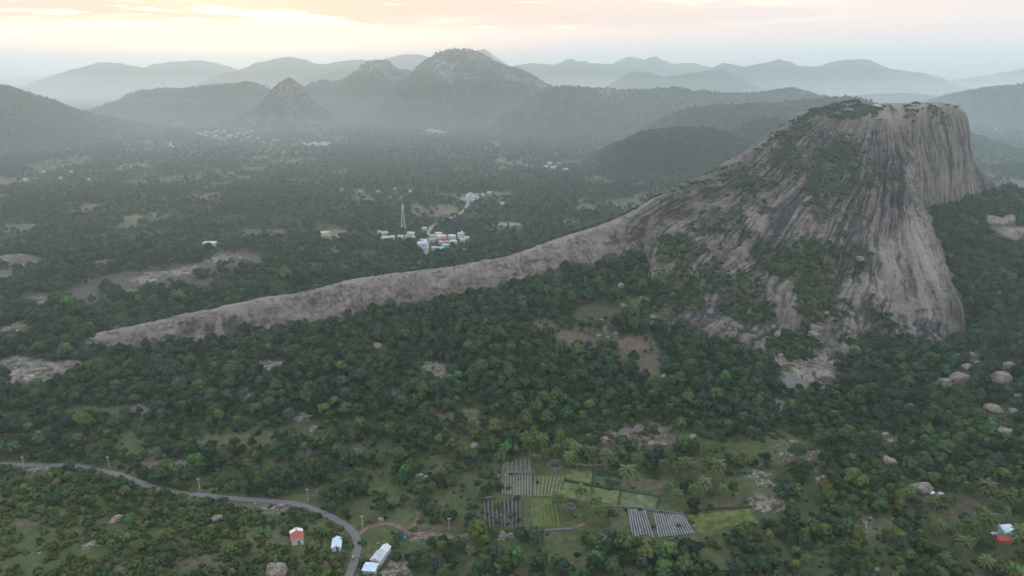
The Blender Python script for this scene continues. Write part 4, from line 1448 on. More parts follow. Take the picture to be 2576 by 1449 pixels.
def plant():
    rng = np.random.default_rng(21)
    T = dict(p=[], i=[], s=[], c=[], sh=[])
    # ---- near valley
    x, y = scatter_grid(-560, 640, 170, 800, 4.3, rng)
    z = ground(x, y)
    dx, dy, dep = proj(x, y, z)
    inside = (dx > -260) & (dx < 2840) & (dy < 1640)
    x, y, z, dx, dy = [q[inside] for q in (x, y, z, dx, dy)]
    op, _ = cover(x, y, dx, dy)
    n1 = fbm(x / 17, y / 17, o=3)
    n2 = fbm(x / 45 + 7, y / 45, o=2)
    dens = np.full(x.shape, .93)
    grove = smooth(dy, 1000, 1090)
    gd = .34 + .70 * smooth(n1 + .35 * n2, -.32, .2)
    right = smooth(dx, 1980, 2120) * (1 - smooth(dy, 1330, 1420) * .5)
    gd = gd * (1 - right) + .88 * right
    dens = dens * (1 - grove) + gd * grove
    below = (dx < 900) & (dy > road_y(dx) + 6) & (dy > 1150)
    dens = np.where(below, .32 + .42 * smooth(n1, -.25, .25), dens)
    mid = (dx > 900) & (dx < 2000) & (dy > 1120)
    dens = np.where(mid, dens * (.60 + .42 * smooth(n2 + n1, -.4, .4)), dens)
    back = (y > 560) & (dx < 1500) & (dy < 860)
    dens = np.where(back, .75 + .2 * n1, dens)
    dens *= 1 - np.clip(op * 1.4, 0, 1)
    dens *= np.where(in_fields(x, y) | in_fields(x, y + 3.5) | in_fields(x, y + 7.0), 0.0, 1.0)
    keep = (rng.random(x.shape) < dens) & clear_of(x, y, 1.6)
    x, y, z, dx, dy, n1, n2, below = [q[keep] for q in (x, y, z, dx, dy, n1, n2, below)]
    n = len(x)
    forest = 1 - smooth(dy, 980, 1120)
    size = np.clip(np.exp(rng.normal(-.20, .27, n)), .42, 1.45) * (0.95 + .12 * forest) * (1 + .22 * n2)
    size *= np.where(below, .66, 1.0)
    size *= np.where((dx < 1500) & (y > 480) & (dy < 870), 1.05, 1)
    u = rng.random(n) + .28 * n2 + .2 * n1
    colr = np.select([u < .24, u < .48, u < .66, u < .80, u < .90, u < .965], [0, 1, 3, 2, 4, 5], 6)
    colr = np.where((forest > .5) & (colr >= 4) & (rng.random(n) < .75), rng.choice([0, 1, 3], n), colr)
    yel = below | ((dx > 2000) & (dy > 1200))
    colr = np.where(yel & (rng.random(n) < .65), rng.choice([2, 4, 5, 6, 4], n), colr)
    shp = rng.integers(0, 6, n)
    T['p'].append(np.stack([x, y, z - .15], 1))
    T['s'].append(size)
    T['c'].append(colr)
    T['sh'].append(shp)
    # ---- plain beyond
    for (y0, y1, sp, mul) in ((800, 1500, 7.6, 1.0), (1500, 2300, 10.5, 1.35), (2300, 3600, 17, 2.0)):
        xm = y1 * .86
        x, y = scatter_grid(-xm, xm, y0, y1, sp, rng)
        m = np.abs(x) < y * .86
        x, y = x[m], y[m]
        z = ground(x, y)
        dx, dy, _ = proj(x, y, z)
        op, _ = cover(x, y, dx, dy)
        nn_ = fbm(x / 70, y / 45, o=4)
        n3 = fbm(x / 300, y / 200, o=2)
        d_ = np.clip(.80 + .75 * nn_ + .3 * n3, .12, .98)
        if y0 == 800:
            keep = (rng.random(x.shape) < d_ * (1 - op)) & clear_of(x, y, 1.5)
        else:
            keep = (rng.random(x.shape) < d_ * (1 - op))
            for bx, by, br in BUILT:
                if by > y0 - 50:
                    keep &= np.hypot(x - bx, (y - by)) > br
        x, y, z = x[keep], y[keep], z[keep]
        n = len(x)
        T['p'].append(np.stack([x, y, z - .2], 1))
        T['s'].append((.62 + .55 * rng.random(n)) * mul ** .8)
        u = rng.random(n)
        T['c'].append(np.select([u < .3, u < .6, u < .85, u < .95], [0, 1, 3, 2], 4))
        T['sh'].append(rng.integers(0, 6, n))
    # ---- on the nearer hills
    for V, rocky in HILLPTS:
        f = V.reshape(-1, 3)
        f = f[(f[:, 2] > 3)]
        pr = min(1.0, 9000 / max(len(f), 1))
        m = rng.random(len(f)) < pr * (1 - .55 * rocky)
        f = f[m] + np.concatenate([rng.uniform(-4, 4, (m.sum(), 2)), np.zeros((m.sum(), 1))], 1)
        T['p'].append(f - np.array([0, 0, 1.5]))
        n = len(f)
        T['s'].append(.8 + .5 * rng.random(n))
        T['c'].append(rng.choice([0, 1, 3], n))
        T['sh'].append(rng.integers(0, 6, n))
    P = np.concatenate(T['p'])
    S = np.concatenate(T['s'])
    Cq = np.concatenate(T['c']).astype(int)
    H = np.concatenate(T['sh']).astype(int)
    dx, dy, dep = proj(P[:, 0], P[:, 1], P[:, 2] + 3)
    vis = (dx > 15) & (dx < 2560) & (dy > 0) & (dy < 1442) & (P[:, 1] < 420)
    big = np.where(vis, np.array([q[3] for q in TREE_SHAPES])[H] * S / dep, 0)
    order = np.argsort(-big)[:300]
    sel = np.zeros(len(P), bool)
    sel[order] = True
    # ---- the 300 trees that show largest, each a thing of its own
    cm, tm = {}, {}
    rr = random.Random(4)
    for j in order:
        s, c = H[j], Cq[j]
        if (s, c) not in cm:
            cm[(s, c)] = mesh_np('crown', TREE_SHAPES[s][0], TREE_SHAPES[s][1], M['leaf%d' % c], True)
        if s not in tm:
            tm[s] = TREE_SHAPES[s][2].mesh('trunk', M['bark'])
        e = empty('broadleaf_tree', P[j], rr.uniform(0, 6.28), (S[j], S[j], S[j] * rr.uniform(.88, 1.15)))
        link(bpy.data.objects.new('trunk', tm[s]), e)
        link(bpy.data.objects.new('crown', cm[(s, c)]), e)
        big_ = 'small' if S[j] < .62 else ('large' if S[j] > .98 else 'middling')
        later(e, '%s %s %s tree' % (big_, LEAFNAME[c], ['round', 'broad', 'tall', 'wide', 'narrow', 'high'][s]), P[j], 'tree', 'trees of the valley floor')
    rest = ~sel
    n = rest.sum()
    idx = np.array([[TI[(s, c)] for c in range(7)] for s in range(6)])[H[rest], Cq[rest]]
    sc = S[rest][:, None] * np.stack([np.ones(n), np.ones(n), rng.uniform(.82, 1.18, n)], 1)
    gn_scatter('woodland', P[rest], idx, np.stack([rng.normal(0, .06, n), rng.normal(0, .06, n), rng.uniform(0, 6.28, n)], 1), sc, 'dense dark green woodland over the slopes and the plain')
    print('trees', n)
    # ---- shrubs
    Q, S_, C_ = [], [], []
    x, y = scatter_grid(-420, 520, 175, 560, 2.35, rng)
    z = ground(x, y)
    dx, dy, dep = proj(x, y, z)
    m = (dx > -150) & (dx < 2720) & (dy < 1560) & (dy > 800)
    x, y, z, dx, dy = [q[m] for q in (x, y, z, dx, dy)]
    op, _ = cover(x, y, dx, dy)
    n1 = fbm(x / 9, y / 9, o=3)
    below = (dx < 900) & (dy > road_y(dx) + 6)
    d_ = np.where(below, .52 + .45 * smooth(n1, -.35, .3), .14 + .26 * smooth(n1, -.1, .5))
    d_ *= 1 - .80 * np.clip(op, 0, 1)
    inf = in_fields(x, y, (3, 4))
    d_ = np.where(inf, 0.012, d_)
    dark = in_poly(x, y, [tuple(q) for q in FPOLY[3]])
    d_ = np.where(dark, .22, d_)
    keep = (rng.random(x.shape) < d_) & clear_of(x, y, .5)
    x, y, z, dx, dy, below = [q[keep] for q in (x, y, z, dx, dy, below)]
    n = len(x)
    Q.append(np.stack([x, y, z], 1))
    S_.append((.65 + .85 * rng.random(n) ** 1.5) * np.where(below, 1.25, 1.0))
    C_.append(np.where(below, rng.choice([2, 4, 4, 5, 6, 5, 2], n), rng.choice([0, 1, 2, 3, 4, 5], n)))
    nv = n
    # on the great rock: ledges and gullies
    f = RV.reshape(-1, 3)
    vg = RVEG.ravel()
    rdx, rdy = RDX.ravel(), RDY.ravel()
    m = (vg > .42) & (rdx > 1500) & (rdx < 2540) & (rng.random(len(f)) < .075 * (vg > .42) * (.25 + vg))
    m &= f[:, 2] > ground(f[:, 0], f[:, 1]) - 1
    f = f[m]
    Q.append(f - np.array([0, 0, .2]))
    S_.append((.55 + 1.3 * rng.random(len(f)) ** 2.2) * (.7 + .6 * vg[m]))
    C_.append(rng.choice([0, 1, 3, 1, 2], len(f)))
    # along the back of the rock rib
    k_ = rng.integers(0, len(SPC), 420)
    o_ = rng.uniform(9, 24, 420)
    f = SPC[k_] - SPN[k_] * o_[:, None]
    f[:, 2] -= .0 + (o_ / 12.0) ** 2 * 2.0
    Q.append(f)
    S_.append(.6 + .8 * rng.random(420))
    C_.append(rng.choice([0, 1, 3, 2], 420))
    P = np.concatenate(Q)
    S = np.concatenate(S_)
    Cq = np.concatenate(C_).astype(int)
    H = rng.integers(0, 4, len(P))
    dx, dy, dep = proj(P[:, 0], P[:, 1], P[:, 2] + .8)
    vis = (np.arange(len(P)) < nv) & (dx > 10) & (dx < 2565) & (dy < 1444)
    big = np.where(vis, np.array([1.3, 1.7, 1.0, 2.0])[H] * S / dep, 0)
    order = np.argsort(-big)[:300]
    sel = np.zeros(len(P), bool)
    sel[order] = True
    sm = {}
    for j in order:
        s, c = H[j], Cq[j]
        if (s, c) not in sm:
            sm[(s, c)] = mesh_np('shrub', SHRUB_SHAPES[s][0], SHRUB_SHAPES[s][1], M['leaf%d' % c], True)
        o = link(bpy.data.objects.new('shrub', sm[(s, c)]))
        o.location = P[j]
        o.rotation_euler = (0, 0, rr.uniform(0, 6.28))
        o.scale = (S[j],) * 3
        later(o, '%s %s bush' % (['rounded', 'wide', 'small', 'low sprawling'][s], LEAFNAME[c]), P[j], 'bush', 'bushes of the valley floor')
    rest = ~sel
    n = rest.sum()
    idx = np.array([[SI[(s, c)] for c in range(7)] for s in range(4)])[H[rest], Cq[rest]]
    gn_scatter('scrub', P[rest], idx, np.stack([rng.normal(0, .1, n), rng.normal(0, .1, n), rng.uniform(0, 6.28, n)], 1), S[rest][:, None] * np.ones((n, 3)), 'low scrub on the rock ledges and between the trees')
    print('shrubs', n)
    # ---- loose stones
    Q, S_ = [], []
    for (cx, cy, rx, ry, cnt, s0) in [(*B(2250, 400), 110, 30, 260, .7), (*Cc(860, 530), 70, 28, 80, .8), (*A(1760, 440), 110, 24, 120, .5), (*B(90, 520), 34, 24, 60, .6), (*Fr(1000, 1250), 80, 70, 160, 1.2), (*Cc(1400, 1080), 26, 26, 50, .7),
                                      (*A(2080, 940), 45, 14, 40, .8), (*Em(1900, 1050), 60, 30, 40, 1.0), (*Em(2150, 1150), 70, 34, 60, .8), (*B(600, 700), 26, 8, 24, .7), (*Cc(560, 860), 34, 12, 30, .8), (*Fr(900, 1000), 90, 40, 60, .9),
                                      (*A(1000, 180), 50, 16, 40, .6), (*Em(2350, 1350), 36, 44, 50, .8), (*Fr(2200, 1290), 120, 36, 50, 1.1), (*A(1830, 90), 46, 16, 40, .8), (*Cc(900, 720), 60, 26, 40, .6)]:
        for _ in range(cnt):
            a, b = cx + rng.normal() * rx * .5, cy + rng.normal() * ry * .5
            Q.append(gp(a, b, 6))
            S_.append(s0 * (.35 + rng.random() ** 2.5 * 1.2))
    Q = np.array(Q)
    S_ = np.array(S_)
    n = len(Q)
    gn_scatter('stones', Q, rng.choice(STI, n), rng.uniform(-.5, 6.28, (n, 3)) * np.array([.1, .1, 1]), S_[:, None] * rng.uniform(.6, 1.2, (n, 3)), 'scattered loose stones in the clearings and on the scree')

# ------------------------------------------------------------------ things
_rf = RV.reshape(-1, 3)
_rd = np.stack([RDX.ravel(), RDY.ravel()], 1)
_rdep = proj(_rf[:, 0], _rf[:, 1], _rf[:, 2])[2]


def rock_at(dx, dy):
    d = np.hypot(_rd[:, 0] - dx, _rd[:, 1] - dy) + _rdep * .004
    return _rf[int(np.argmin(d))].copy()


def surf(dx, dy):
    """first surface seen at a photo position: the great rock if it is there, else the ground"""
    g = gp(dx, dy)
    d = np.hypot(_rd[:, 0] - dx, _rd[:, 1] - dy)
    m = d < 3.5
    if m.any():
        j = np.nonzero(m)[0][int(np.argmin(_rdep[m]))]
        if _rdep[j] < proj(g[0], g[1], g[2])[2] + 3:
            return _rf[j].copy()
    return g


# ---- boulders and slabs: (photo position, width in the photo, height ratio, how it looks)
BL = []
for q in [(75, 400, 60), (825, 435, 50), (865, 430, 20), (880, 512, 45), (920, 495, 40), (745, 530, 45), (720, 460, 22), (990, 510, 25), (1025, 512, 30), (950, 575, 45), (1530, 378, 50), (1565, 432, 55), (1550, 590, 110), (1790, 780, 150),
          (1710, 175, 80), (2340, 190, 110), (2500, 205, 70), (2530, 90, 60), (2420, 370, 120), (1375, 1045, 45), (1020, 720, 50), (1060, 700, 50), (2380, 555, 60), (800, 590, 22), (760, 575, 18), (1740, 430, 24), (1600, 590, 24), (560, 742, 30), (2330, 280, 60), (1460, 1400, 60)]:
    BL.append((*Cc(q[0], q[1]), q[2] / 3, .6, 'grey granite boulder'))
for q in [(1095, 905, 45), (690, 1005, 45), (705, 1065, 60), (1000, 1015, 80), (985, 1065, 90), (1060, 1390, 170), (1995, 1235, 75), (2080, 1235, 45), (2190, 1225, 60), (2220, 1285, 40), (2310, 1270, 60), (2140, 1325, 80), (2450, 1310, 90), (2390, 1410, 150),
          (2090, 1415, 150), (1970, 1440, 100), (2440, 315, 170), (2560, 320, 170), (2360, 215, 140), (2465, 205, 110), (2200, 225, 40), (2510, 110, 70), (2390, 760, 30), (1330, 500, 60), (2300, 1240, 30), (2250, 1250, 26), (670, 1245, 40), (740, 1240, 60), (1110, 1290, 60), (900, 1330, 50)]:
    BL.append((*Fr(q[0], q[1]), q[2] / 3, .62, 'pale granite boulder'))
for q in [(1965, 965, 40), (1945, 1085, 40), (2070, 1065, 30), (2125, 855, 45), (2160, 860, 35), (2350, 945, 60), (2260, 795, 30), (280, 1165, 80), (410, 945, 40), (2430, 1390, 50), (2110, 705, 60), (700, 720, 60), (640, 740, 40), (580, 760, 34)]:
    BL.append((*Em(q[0], q[1]), q[2] / 3, .6, 'weathered granite boulder'))
BL.append((*Em(1990, 1040), 10, 1.7, 'upright granite boulder'))
for q in [(870, 1020, 90), (1630, 1015, 90), (2060, 940, 50), (2130, 915, 50), (2000, 945, 60), (1235, 545, 35), (1930, 900, 30), (300, 1275, 40), (290, 360, 40), (45, 380, 30), (1660, 470, 18), (1720, 415, 22), (1985, 430, 20)]:
    BL.append((*A(q[0], q[1]), q[2] / 3, .5, 'low grey boulder'))
for q in [(300, 1020, 50), (2435, 455, 50), (2060, 380, 40), (1995, 495, 30), (590, 695, 60), (1010, 462, 70), (100, 490, 30), (950, 1165, 22), (2340, 450, 60), (640, 700, 40), (1240, 690, 36), (280, 1200, 30)]:
    BL.append((*B(q[0], q[1]), q[2] / 3, .6, 'light grey boulder'))
BL.append((*B(1985, 435), 20, 1.1, 'tall grey boulder'))
BL.append((*A(2095, 1400), 50, .75, 'big rounded boulder with dark streaks'))
SLABS = [(2035, 935, 120, .15), (1995, 880, 80, .16), (2075, 900, 60, .2), (1965, 905, 50, .2), (*Cc(620, 750), 44, .16), (*Cc(650, 895), 88, .12), (*Cc(560, 675), 40, .12), (*A(700, 1210), 40, .22), (*A(2290, 250), 44, .14), (*A(2370, 335), 30, .14), (*B(1230, 1145), 46, .14), (*B(420, 1410), 82, .12), (*B(2360, 450), 30, .2),
         (*D(250, 1350), 150, .13), (*D(520, 1305), 90, .12), (*D(110, 1270), 70, .1), (*D(110, 1025), 76, .12), (*D(2070, 1305), 60, .14), (*D(1780, 1200), 22, .25), (*Em(710, 1385), 50, .16), (*Em(680, 1310), 46, .12), (*B(590, 1160), 40, .1), (*A(1350, 600), 40, .1),
         (*A(300, 640), 46, .18), (*D(980, 755), 40, .3), (*D(320, 805), 66, .14), (*D(800, 530), 52, .2), (*D(250, 540), 66, .12), (*Cc(2340, 280), 36, .25), (*D(60, 500), 110, .1), (*D(1700, 500), 90, .12), (*D(1400, 590), 80, .1), (*D(1150, 640), 90, .1)]


def place_stone(i, dx, dy, wd, hr, words, slab):
    p = surf(dx, dy + (wd * .12 if not slab else 0))
    dep = float(proj(p[0], p[1], p[2])[2])
    r = wd / DS * dep / FPX / 2 * 1.08
    rr = random.Random(i)
    if not slab:
        v, f = stone_shape(500 + i, 3 if wd > 24 else 2, .30)
        v = v * np.array([r, r * rr.uniform(.7, .95), r * hr])
    else:
        n = 44
        g = np.linspace(-1.25, 1.25, n)
        X, Y = np.meshgrid(g, g)
        ang = rr.uniform(-.5, .5)
        Xr, Yr = X * math.cos(ang) - Y * math.sin(ang), X * math.sin(ang) + Y * math.cos(ang)
        wx_, wy_ = Xr * r, Yr * r * .85
        d_ = np.hypot(X, Y) + .42 * fbm(X * 1.6 + i * 3, Y * 1.6, o=4, gain=.6)
        hgt = np.clip(hr * r, .5, 2.2)
        zz = hgt * np.clip(1 - d_, -.6, .45) * 1.4 + .14 * fbm(wx_ / 1.6, wy_ / 1.6, o=3) - .35 * np.clip(1 - np.abs(pn(wx_ / 5 + i, wy_ / 5 + .6 * pn(wx_ / 2, wy_ / 2))), 0, 1) ** 14
        v = np.stack([wx_, wy_, ground(p[0] + wx_, p[1] + wy_) - p[2] + zz], -1).reshape(-1, 3)
        f = grid_faces(n, n)
    me = mesh_np('rock_slab' if slab else 'boulder', v, f, M['slab' if slab else 'boulder'], True)
    o = link(bpy.data.objects.new('rock_slab' if slab else 'boulder', me))
    o.location = p + np.array([0, 0, r * hr * .35 if not slab else 0])
    if not slab:
        o.rotation_euler = (rr.uniform(-.15, .15), rr.uniform(-.2, .2), rr.uniform(-.6, .6))
    size = 'small' if wd < 12 else ('large' if wd > 35 else 'middle-sized')
    if slab:
        later(o, '%s flat bare rock slab' % size, p, 'rock slab', 'rock slabs in the vegetation')
    else:
        later(o, '%s %s' % (size, words), p, 'boulder', 'boulders on the slopes and fields')
    BUILT.append((p[0], p[1], r * (.62 if slab else .8)))
    # keep the line of sight to the stone open on the camera side
    dirc = -np.array(p[:2]) / np.linalg.norm(p[:2])
    BUILT.append((p[0] + dirc[0] * (r * .8 + 2.5), p[1] + dirc[1] * (r * .8 + 2.5), 2.2 + r * .5))


for i, (dx, dy, wd, hr, words) in enumerate(BL):
    place_stone(i, dx, dy, wd, hr, words, False)
for i, (dx, dy, wd, hr) in enumerate(SLABS):
    place_stone(200 + i, dx, dy, wd, hr, '', True)


# ---- houses
_pm = {}


def pmesh(key, mb, m):
    if key not in _pm:
        _pm[key] = mb().mesh(key[0], m)
    return _pm[key]


def part(name, me, parent, loc=(0, 0, 0)):
    o = bpy.data.objects.new(name, me)
    o.location = loc
    return link(o, parent)


def flat_house(p, rz, w, d, h, wm, two=False, group='', far=False, stair=True):
    """flat-roofed village house; front faces -Y"""
    e = empty('house', p, rz)
    k = (round(w, 1), round(d, 1), round(h, 1), wm)
    mb = MB()
    mb.box(-w / 2, w / 2, -d / 2, d / 2, -.6, h)
    part('wall', mb.mesh('wall', M[wm]), e)
    mb = MB()
    mb.box(-w / 2 - .35, w / 2 + .35, -d / 2 - .35, d / 2 + .35, h + .003, h + .18)
    rf = part('roof', mb.mesh('roof', M['concrete'] if wm != 'white' else M['white']), e)
    mb = MB()
    for (a, b, c, f_) in ((-w / 2 - .2, w / 2 + .2, -d / 2 - .2, -d / 2), (-w / 2 - .2, w / 2 + .2, d / 2, d / 2 + .2), (-w / 2 - .2, -w / 2, -d / 2 + .003, d / 2 - .003), (w / 2, w / 2 + .2, -d / 2 + .003, d / 2 - .003)):
        mb.box(a, b, c, f_, h + .183, h + .85)
    part('parapet', mb.mesh('parapet', M[wm]), rf)
    if stair and two:
        mb = MB()
        mb.box(w * .1, w * .42, 0, d * .38, h + .185, h + 2.4)
        part('stair_head', mb.mesh('stair_head', M[wm]), e)
    dm = pmesh(('door',), lambda: MB().box(-.5, .5, -.06, .02, 0, 2.0), M['wood'])
    part('door', dm, e, (-w * .12, -d / 2 - .02, 0.05))
    wmn = pmesh(('window',), lambda: MB().box(-.55, .55, -.05, .02, 0, 1.1), M['dark'])
    pane = pmesh(('sill',), lambda: MB().box(-.68, .68, -.12, .0, -.14, -.01), M['concrete'])
    rows = [1.0] if not two else [1.0, h / 2 + 1.0]
    for z in rows:
        for x in ((-w * .36, w * .14, w * .36) if w > 6 else (w * .28,)):
            a = part('window', wmn, e, (x, -d / 2 - .02, z))
            if not far:
                part('sill', pane, a)
    BUILT.append((p[0], p[1], max(w, d) * .55 + 1.5))
    if far:
        dirc = -np.array(p[:2]) / np.linalg.norm(p[:2])
        for s_ in (8, 18, 28, 40):
            BUILT.append((p[0] + dirc[0] * (d * .5 + s_), p[1] + dirc[1] * (d * .5 + s_), max(6.0, w * .6)))
    if not far:
        dirc = -np.array(p[:2]) / np.linalg.norm(p[:2])
        for s_ in (5, 10, 15):
            BUILT.append((p[0] + dirc[0] * (d * .5 + s_), p[1] + dirc[1] * (d * .5 + s_), max(3.0, w * .45)))
    return e


def gable_house(name, p, rz, w, l, h, rise, wm, roofm, over=.4, ridge='roof_ridge', backm=None, door=True):
    """ridge along local Y, gable end faces -Y"""
    e = empty(name, p, rz)
    mb = MB()
    mb.add([(-w / 2, -l / 2, -.5), (w / 2, -l / 2, -.5), (w / 2, l / 2, -.5), (-w / 2, l / 2, -.5), (-w / 2, -l / 2, h), (w / 2, -l / 2, h), (w / 2, l / 2, h), (-w / 2, l / 2, h), (0, -l / 2, h + rise), (0, l / 2, h + rise)],
           [(0, 1, 5, 8, 4), (2, 3, 7, 9, 6), (1, 2, 6, 5), (3, 0, 4, 7), (0, 3, 2, 1)])
    mb.build('wall', M[wm], e)
    sl = rise / (w / 2)
    n = max(4, int(l / .9))
    for sgn in (-1, 1):
        y0 = -l / 2 - over
        step = (l + 2 * over) / n
        for q in range(n):          # sheets or tile courses laid side by side
            m_ = roofm if backm is None or q < n * .62 else backm
            mb = MB()
            ya, yb = y0 + q * step, y0 + (q + 1) * step - .03
            xe = sgn * (w / 2 + over)
            ze = h - sl * over
            lift = .06 + .02 * (q % 2)
            V = [(0, ya, h + rise + lift), (xe, ya, ze + lift), (xe, yb, ze + lift), (0, yb, h + rise + lift)]
            V += [(a, b, c + .07) for a, b, c in V]
            mb.add(V, [(0, 1, 2, 3), (7, 6, 5, 4), (0, 4, 5, 1), (1, 5, 6, 2), (2, 6, 7, 3), (3, 7, 4, 0)])
            mb.build('roof_sheet', M[m_], e)
    mb = MB()
    mb.box(-.16, .16, -l / 2 - over - .05, l / 2 + over + .05, h + rise + .13, h + rise + .24)
    mb.build(ridge, M[roofm], e)
    if door:
        part('door', pmesh(('door',), lambda: MB().box(-.5, .5, -.06, .02, 0, 2.0), M['wood']), e, (w * .12, -l / 2 - .02, .05))
    BUILT.append((p[0], p[1], max(w, l) * .6 + 1.0))
    dirc = -np.array(p[:2]) / np.linalg.norm(p[:2])
    BUILT.append((p[0] + dirc[0] * (l * .5 + 3), p[1] + dirc[1] * (l * .5 + 3), 3.6))
    return e


def face_cam(p):
    return math.atan2(-p[0], p[1])    # rotation that turns local -Y to the camera


hp = gp(748, 1359)
e = gable_house('house', hp, face_cam(hp) + .02, 4.6, 6.8, 2.6, 1.0, 'greyw', 'redtile', backm='whitesheet')
tag(e, 'small grey-walled house with red roof whose rear third is white sheeting', 'house')
hp = gp(848, 1376)
e = gable_house('hut', hp, face_cam(hp) - .14, 3.4, 5.8, 2.0, .9, 'sheetblue', 'sheetblue')
tag(e, 'pale blue-white sheet-roofed hut among banana plants beside the asphalt road', 'hut')
a_, b_ = gp(972, 1388), gp(944, 1424)
cpt = (a_ + b_) / 2
ang = math.atan2(-(b_ - a_)[0], (b_ - a_)[1]) + math.pi
for k_, (f0, f1, mm, hh) in enumerate([(-.08, .36, 'whitesheet', 2.3), (.38, .98, 'sheet', 2.5)]):
    q = a_ + (b_ - a_) * ((f0 + f1) / 2)
    L_ = float(np.linalg.norm((b_ - a_)[:2])) * (f1 - f0)
    q[2] = float(ground(q[0], q[1]))
    e = gable_house('shed', q, ang, 4.2 if k_ else 3.4, L_, hh, .9, 'greyw', mm, over=.25)
    tag(e, ['pale-roofed rear section of the shed row above the dirt yard', 'long weathered grey sheet-roofed shed on the red dirt yard'][k_], 'shed')
hp = gp(933, 1438)
e = gable_house('shed', hp, 1.45, 4.6, 5.0, 2.2, .45, 'greyw', 'sheetblue', over=.3)
tag(e, 'small low blue-grey roofed shed at the bottom end of the shed row', 'shed')
hp = gp(2521, 1362)
e = gable_house('farm_shed', hp, 1.50, 4.0, 5.4, 2.0, .8, 'redtile', 'redtile', over=.3)
tag(e, 'red-tiled lean-to in front of the turquoise farmhouse at right', 'shed')
hp2 = gp(2535, 1353)
e = flat_house(hp2 + np.array([0, 1.0, 0]), .08, 5.0, 4.2, 2.8, 'turq', group='')
tag(e, 'turquoise flat-roofed farmhouse among palms near the right edge', 'house')
mb = MB().add([(-2.8, -2.4, .0), (2.8, -2.4, .0), (2.8, 2.4, .45), (-2.8, 2.4, .45), (-2.8, -2.4, .1), (2.8, -2.4, .1), (2.8, 2.4, .55), (-2.8, 2.4, .55)],
              [(0, 3, 2, 1), (4, 5, 6, 7), (0, 1, 5, 4), (1, 2, 6, 5), (2, 3, 7, 6), (3, 0, 4, 7)])
part('roof_sheet', mb.mesh('roof_sheet', M['sheetblue']), e, (0, 0, 3.68))

VILL = {}


def village(vname, rows, wpx, colors, group, ymin=0, far=False):
    """rows: (photo x, photo y of the base, width in photo units, height in photo units, colour)"""
    rows = sorted(rows, key=lambda r: r[0])
    rr = random.Random(len(vname) * 7 + len(rows))
    for i, (dx, dy, wd, hd, cm) in enumerate(rows):
        p = gp(dx, dy)
        dep = float(proj(p[0], p[1], p[2])[2])
        w = max(3.5, wd / DS * dep / FPX) * (1.2 if far else 1)
        h = min(8.0, max(2.8, hd / DS * dep / FPX * 1.02))
        if h > 3.6 and h < 5.6:
            h = 3.4
        two = h >= 5.6
        d = max(4.0, min(9.0, w * rr.uniform(.6, .9)))
        e = flat_house(p + np.array([0, d / 2, 0]), face_cam(p) * .8 + rr.uniform(-.45, .45), w, d, h, cm, two, group, far)
        nmc = {'white': 'white', 'cream': 'cream', 'lblue': 'pale blue', 'turq': 'turquoise', 'lilac': 'lilac', 'pinkish': 'dusty pink', 'greyw': 'grey cement', 'redpaint': 'red'}[cm]
        st = 'two-storey' if two else 'low'
        n_ = len(rows)
        ordw = ['leftmost', 'second from left', 'third from left', 'fourth from left', 'fifth from left', 'sixth from left', 'seventh from left', 'eighth from left', 'ninth from left', 'tenth from left', 'eleventh from left', 'twelfth from left', 'thirteenth from left', 'fourteenth from left']
        pos = ordw[i] if i < 14 else ('rightmost' if i == n_ - 1 else ['second from right', 'third from right', 'fourth from right', 'fifth from right', 'sixth from right', 'seventh from right', 'eighth from right', 'ninth from right', 'tenth from right', 'eleventh from right', 'twelfth from right', 'thirteenth from right', 'fourteenth from right', 'fifteenth from right', 'sixteenth from right'][n_ - 2 - i])
        if n_ == 1:
            lab = '%s %s flat-roofed house %s' % (st, nmc, vname)
        else:
            lab = '%s %s house, %s %s' % (st, nmc, pos, vname)
        tag(e, lab, 'house', group)


def V1(zx, zy): return (939.2 + zx * .10417, 550.1 + zy * .10417)
def V2(zx, zy): return (1100 + zx * .0677, 469.6 + zy * .0677)


def rowsf(f, k, lst): return [(*f(a, b), w * k, h * k, c) for a, b, w, h, c in lst]


village('in the village below the lattice tower', rowsf(V1, .104, [
    (1230, 290, 110, 45, 'white'), (1310, 470, 110, 80, 'greyw'), (1210, 600, 150, 75, 'cream'), (1175, 755, 250, 140, 'lblue'), (1425, 490, 110, 70, 'lilac'), (1570, 430, 150, 80, 'cream'), (1640, 500, 220, 90, 'cream'),
    (1700, 540, 110, 45, 'redpaint'), (1420, 570, 120, 60, 'pinkish'), (1895, 495, 165, 100, 'white'), (2115, 490, 130, 120, 'white'), (2255, 520, 110, 60, 'white'), (2150, 560, 110, 40, 'cream'), (1890, 620, 230, 60, 'lilac'),
    (1690, 640, 90, 50, 'pinkish'), (1735, 715, 160, 70, 'turq'), (1640, 775, 110, 55, 'lblue'), (1480, 765, 150, 35, 'white'), (1625, 620, 60, 50, 'lilac'), (1780, 610, 100, 50, 'redpaint'), (1530, 540, 90, 50, 'greyw')]), 1, None, 'houses of the tower village')
village('in the hamlet left of the tower village', rowsf(V1, .104, [
    (280, 535, 160, 70, 'white'), (450, 500, 115, 40, 'white'), (655, 500, 120, 90, 'lblue'), (890, 430, 170, 90, 'cream'), (815, 495, 110, 70, 'pinkish'), (265, 400, 140, 30, 'white'), (140, 375, 80, 40, 'pinkish'), (965, 508, 75, 30, 'cream')]), 1, None, 'houses of the hamlet by the lattice tower')
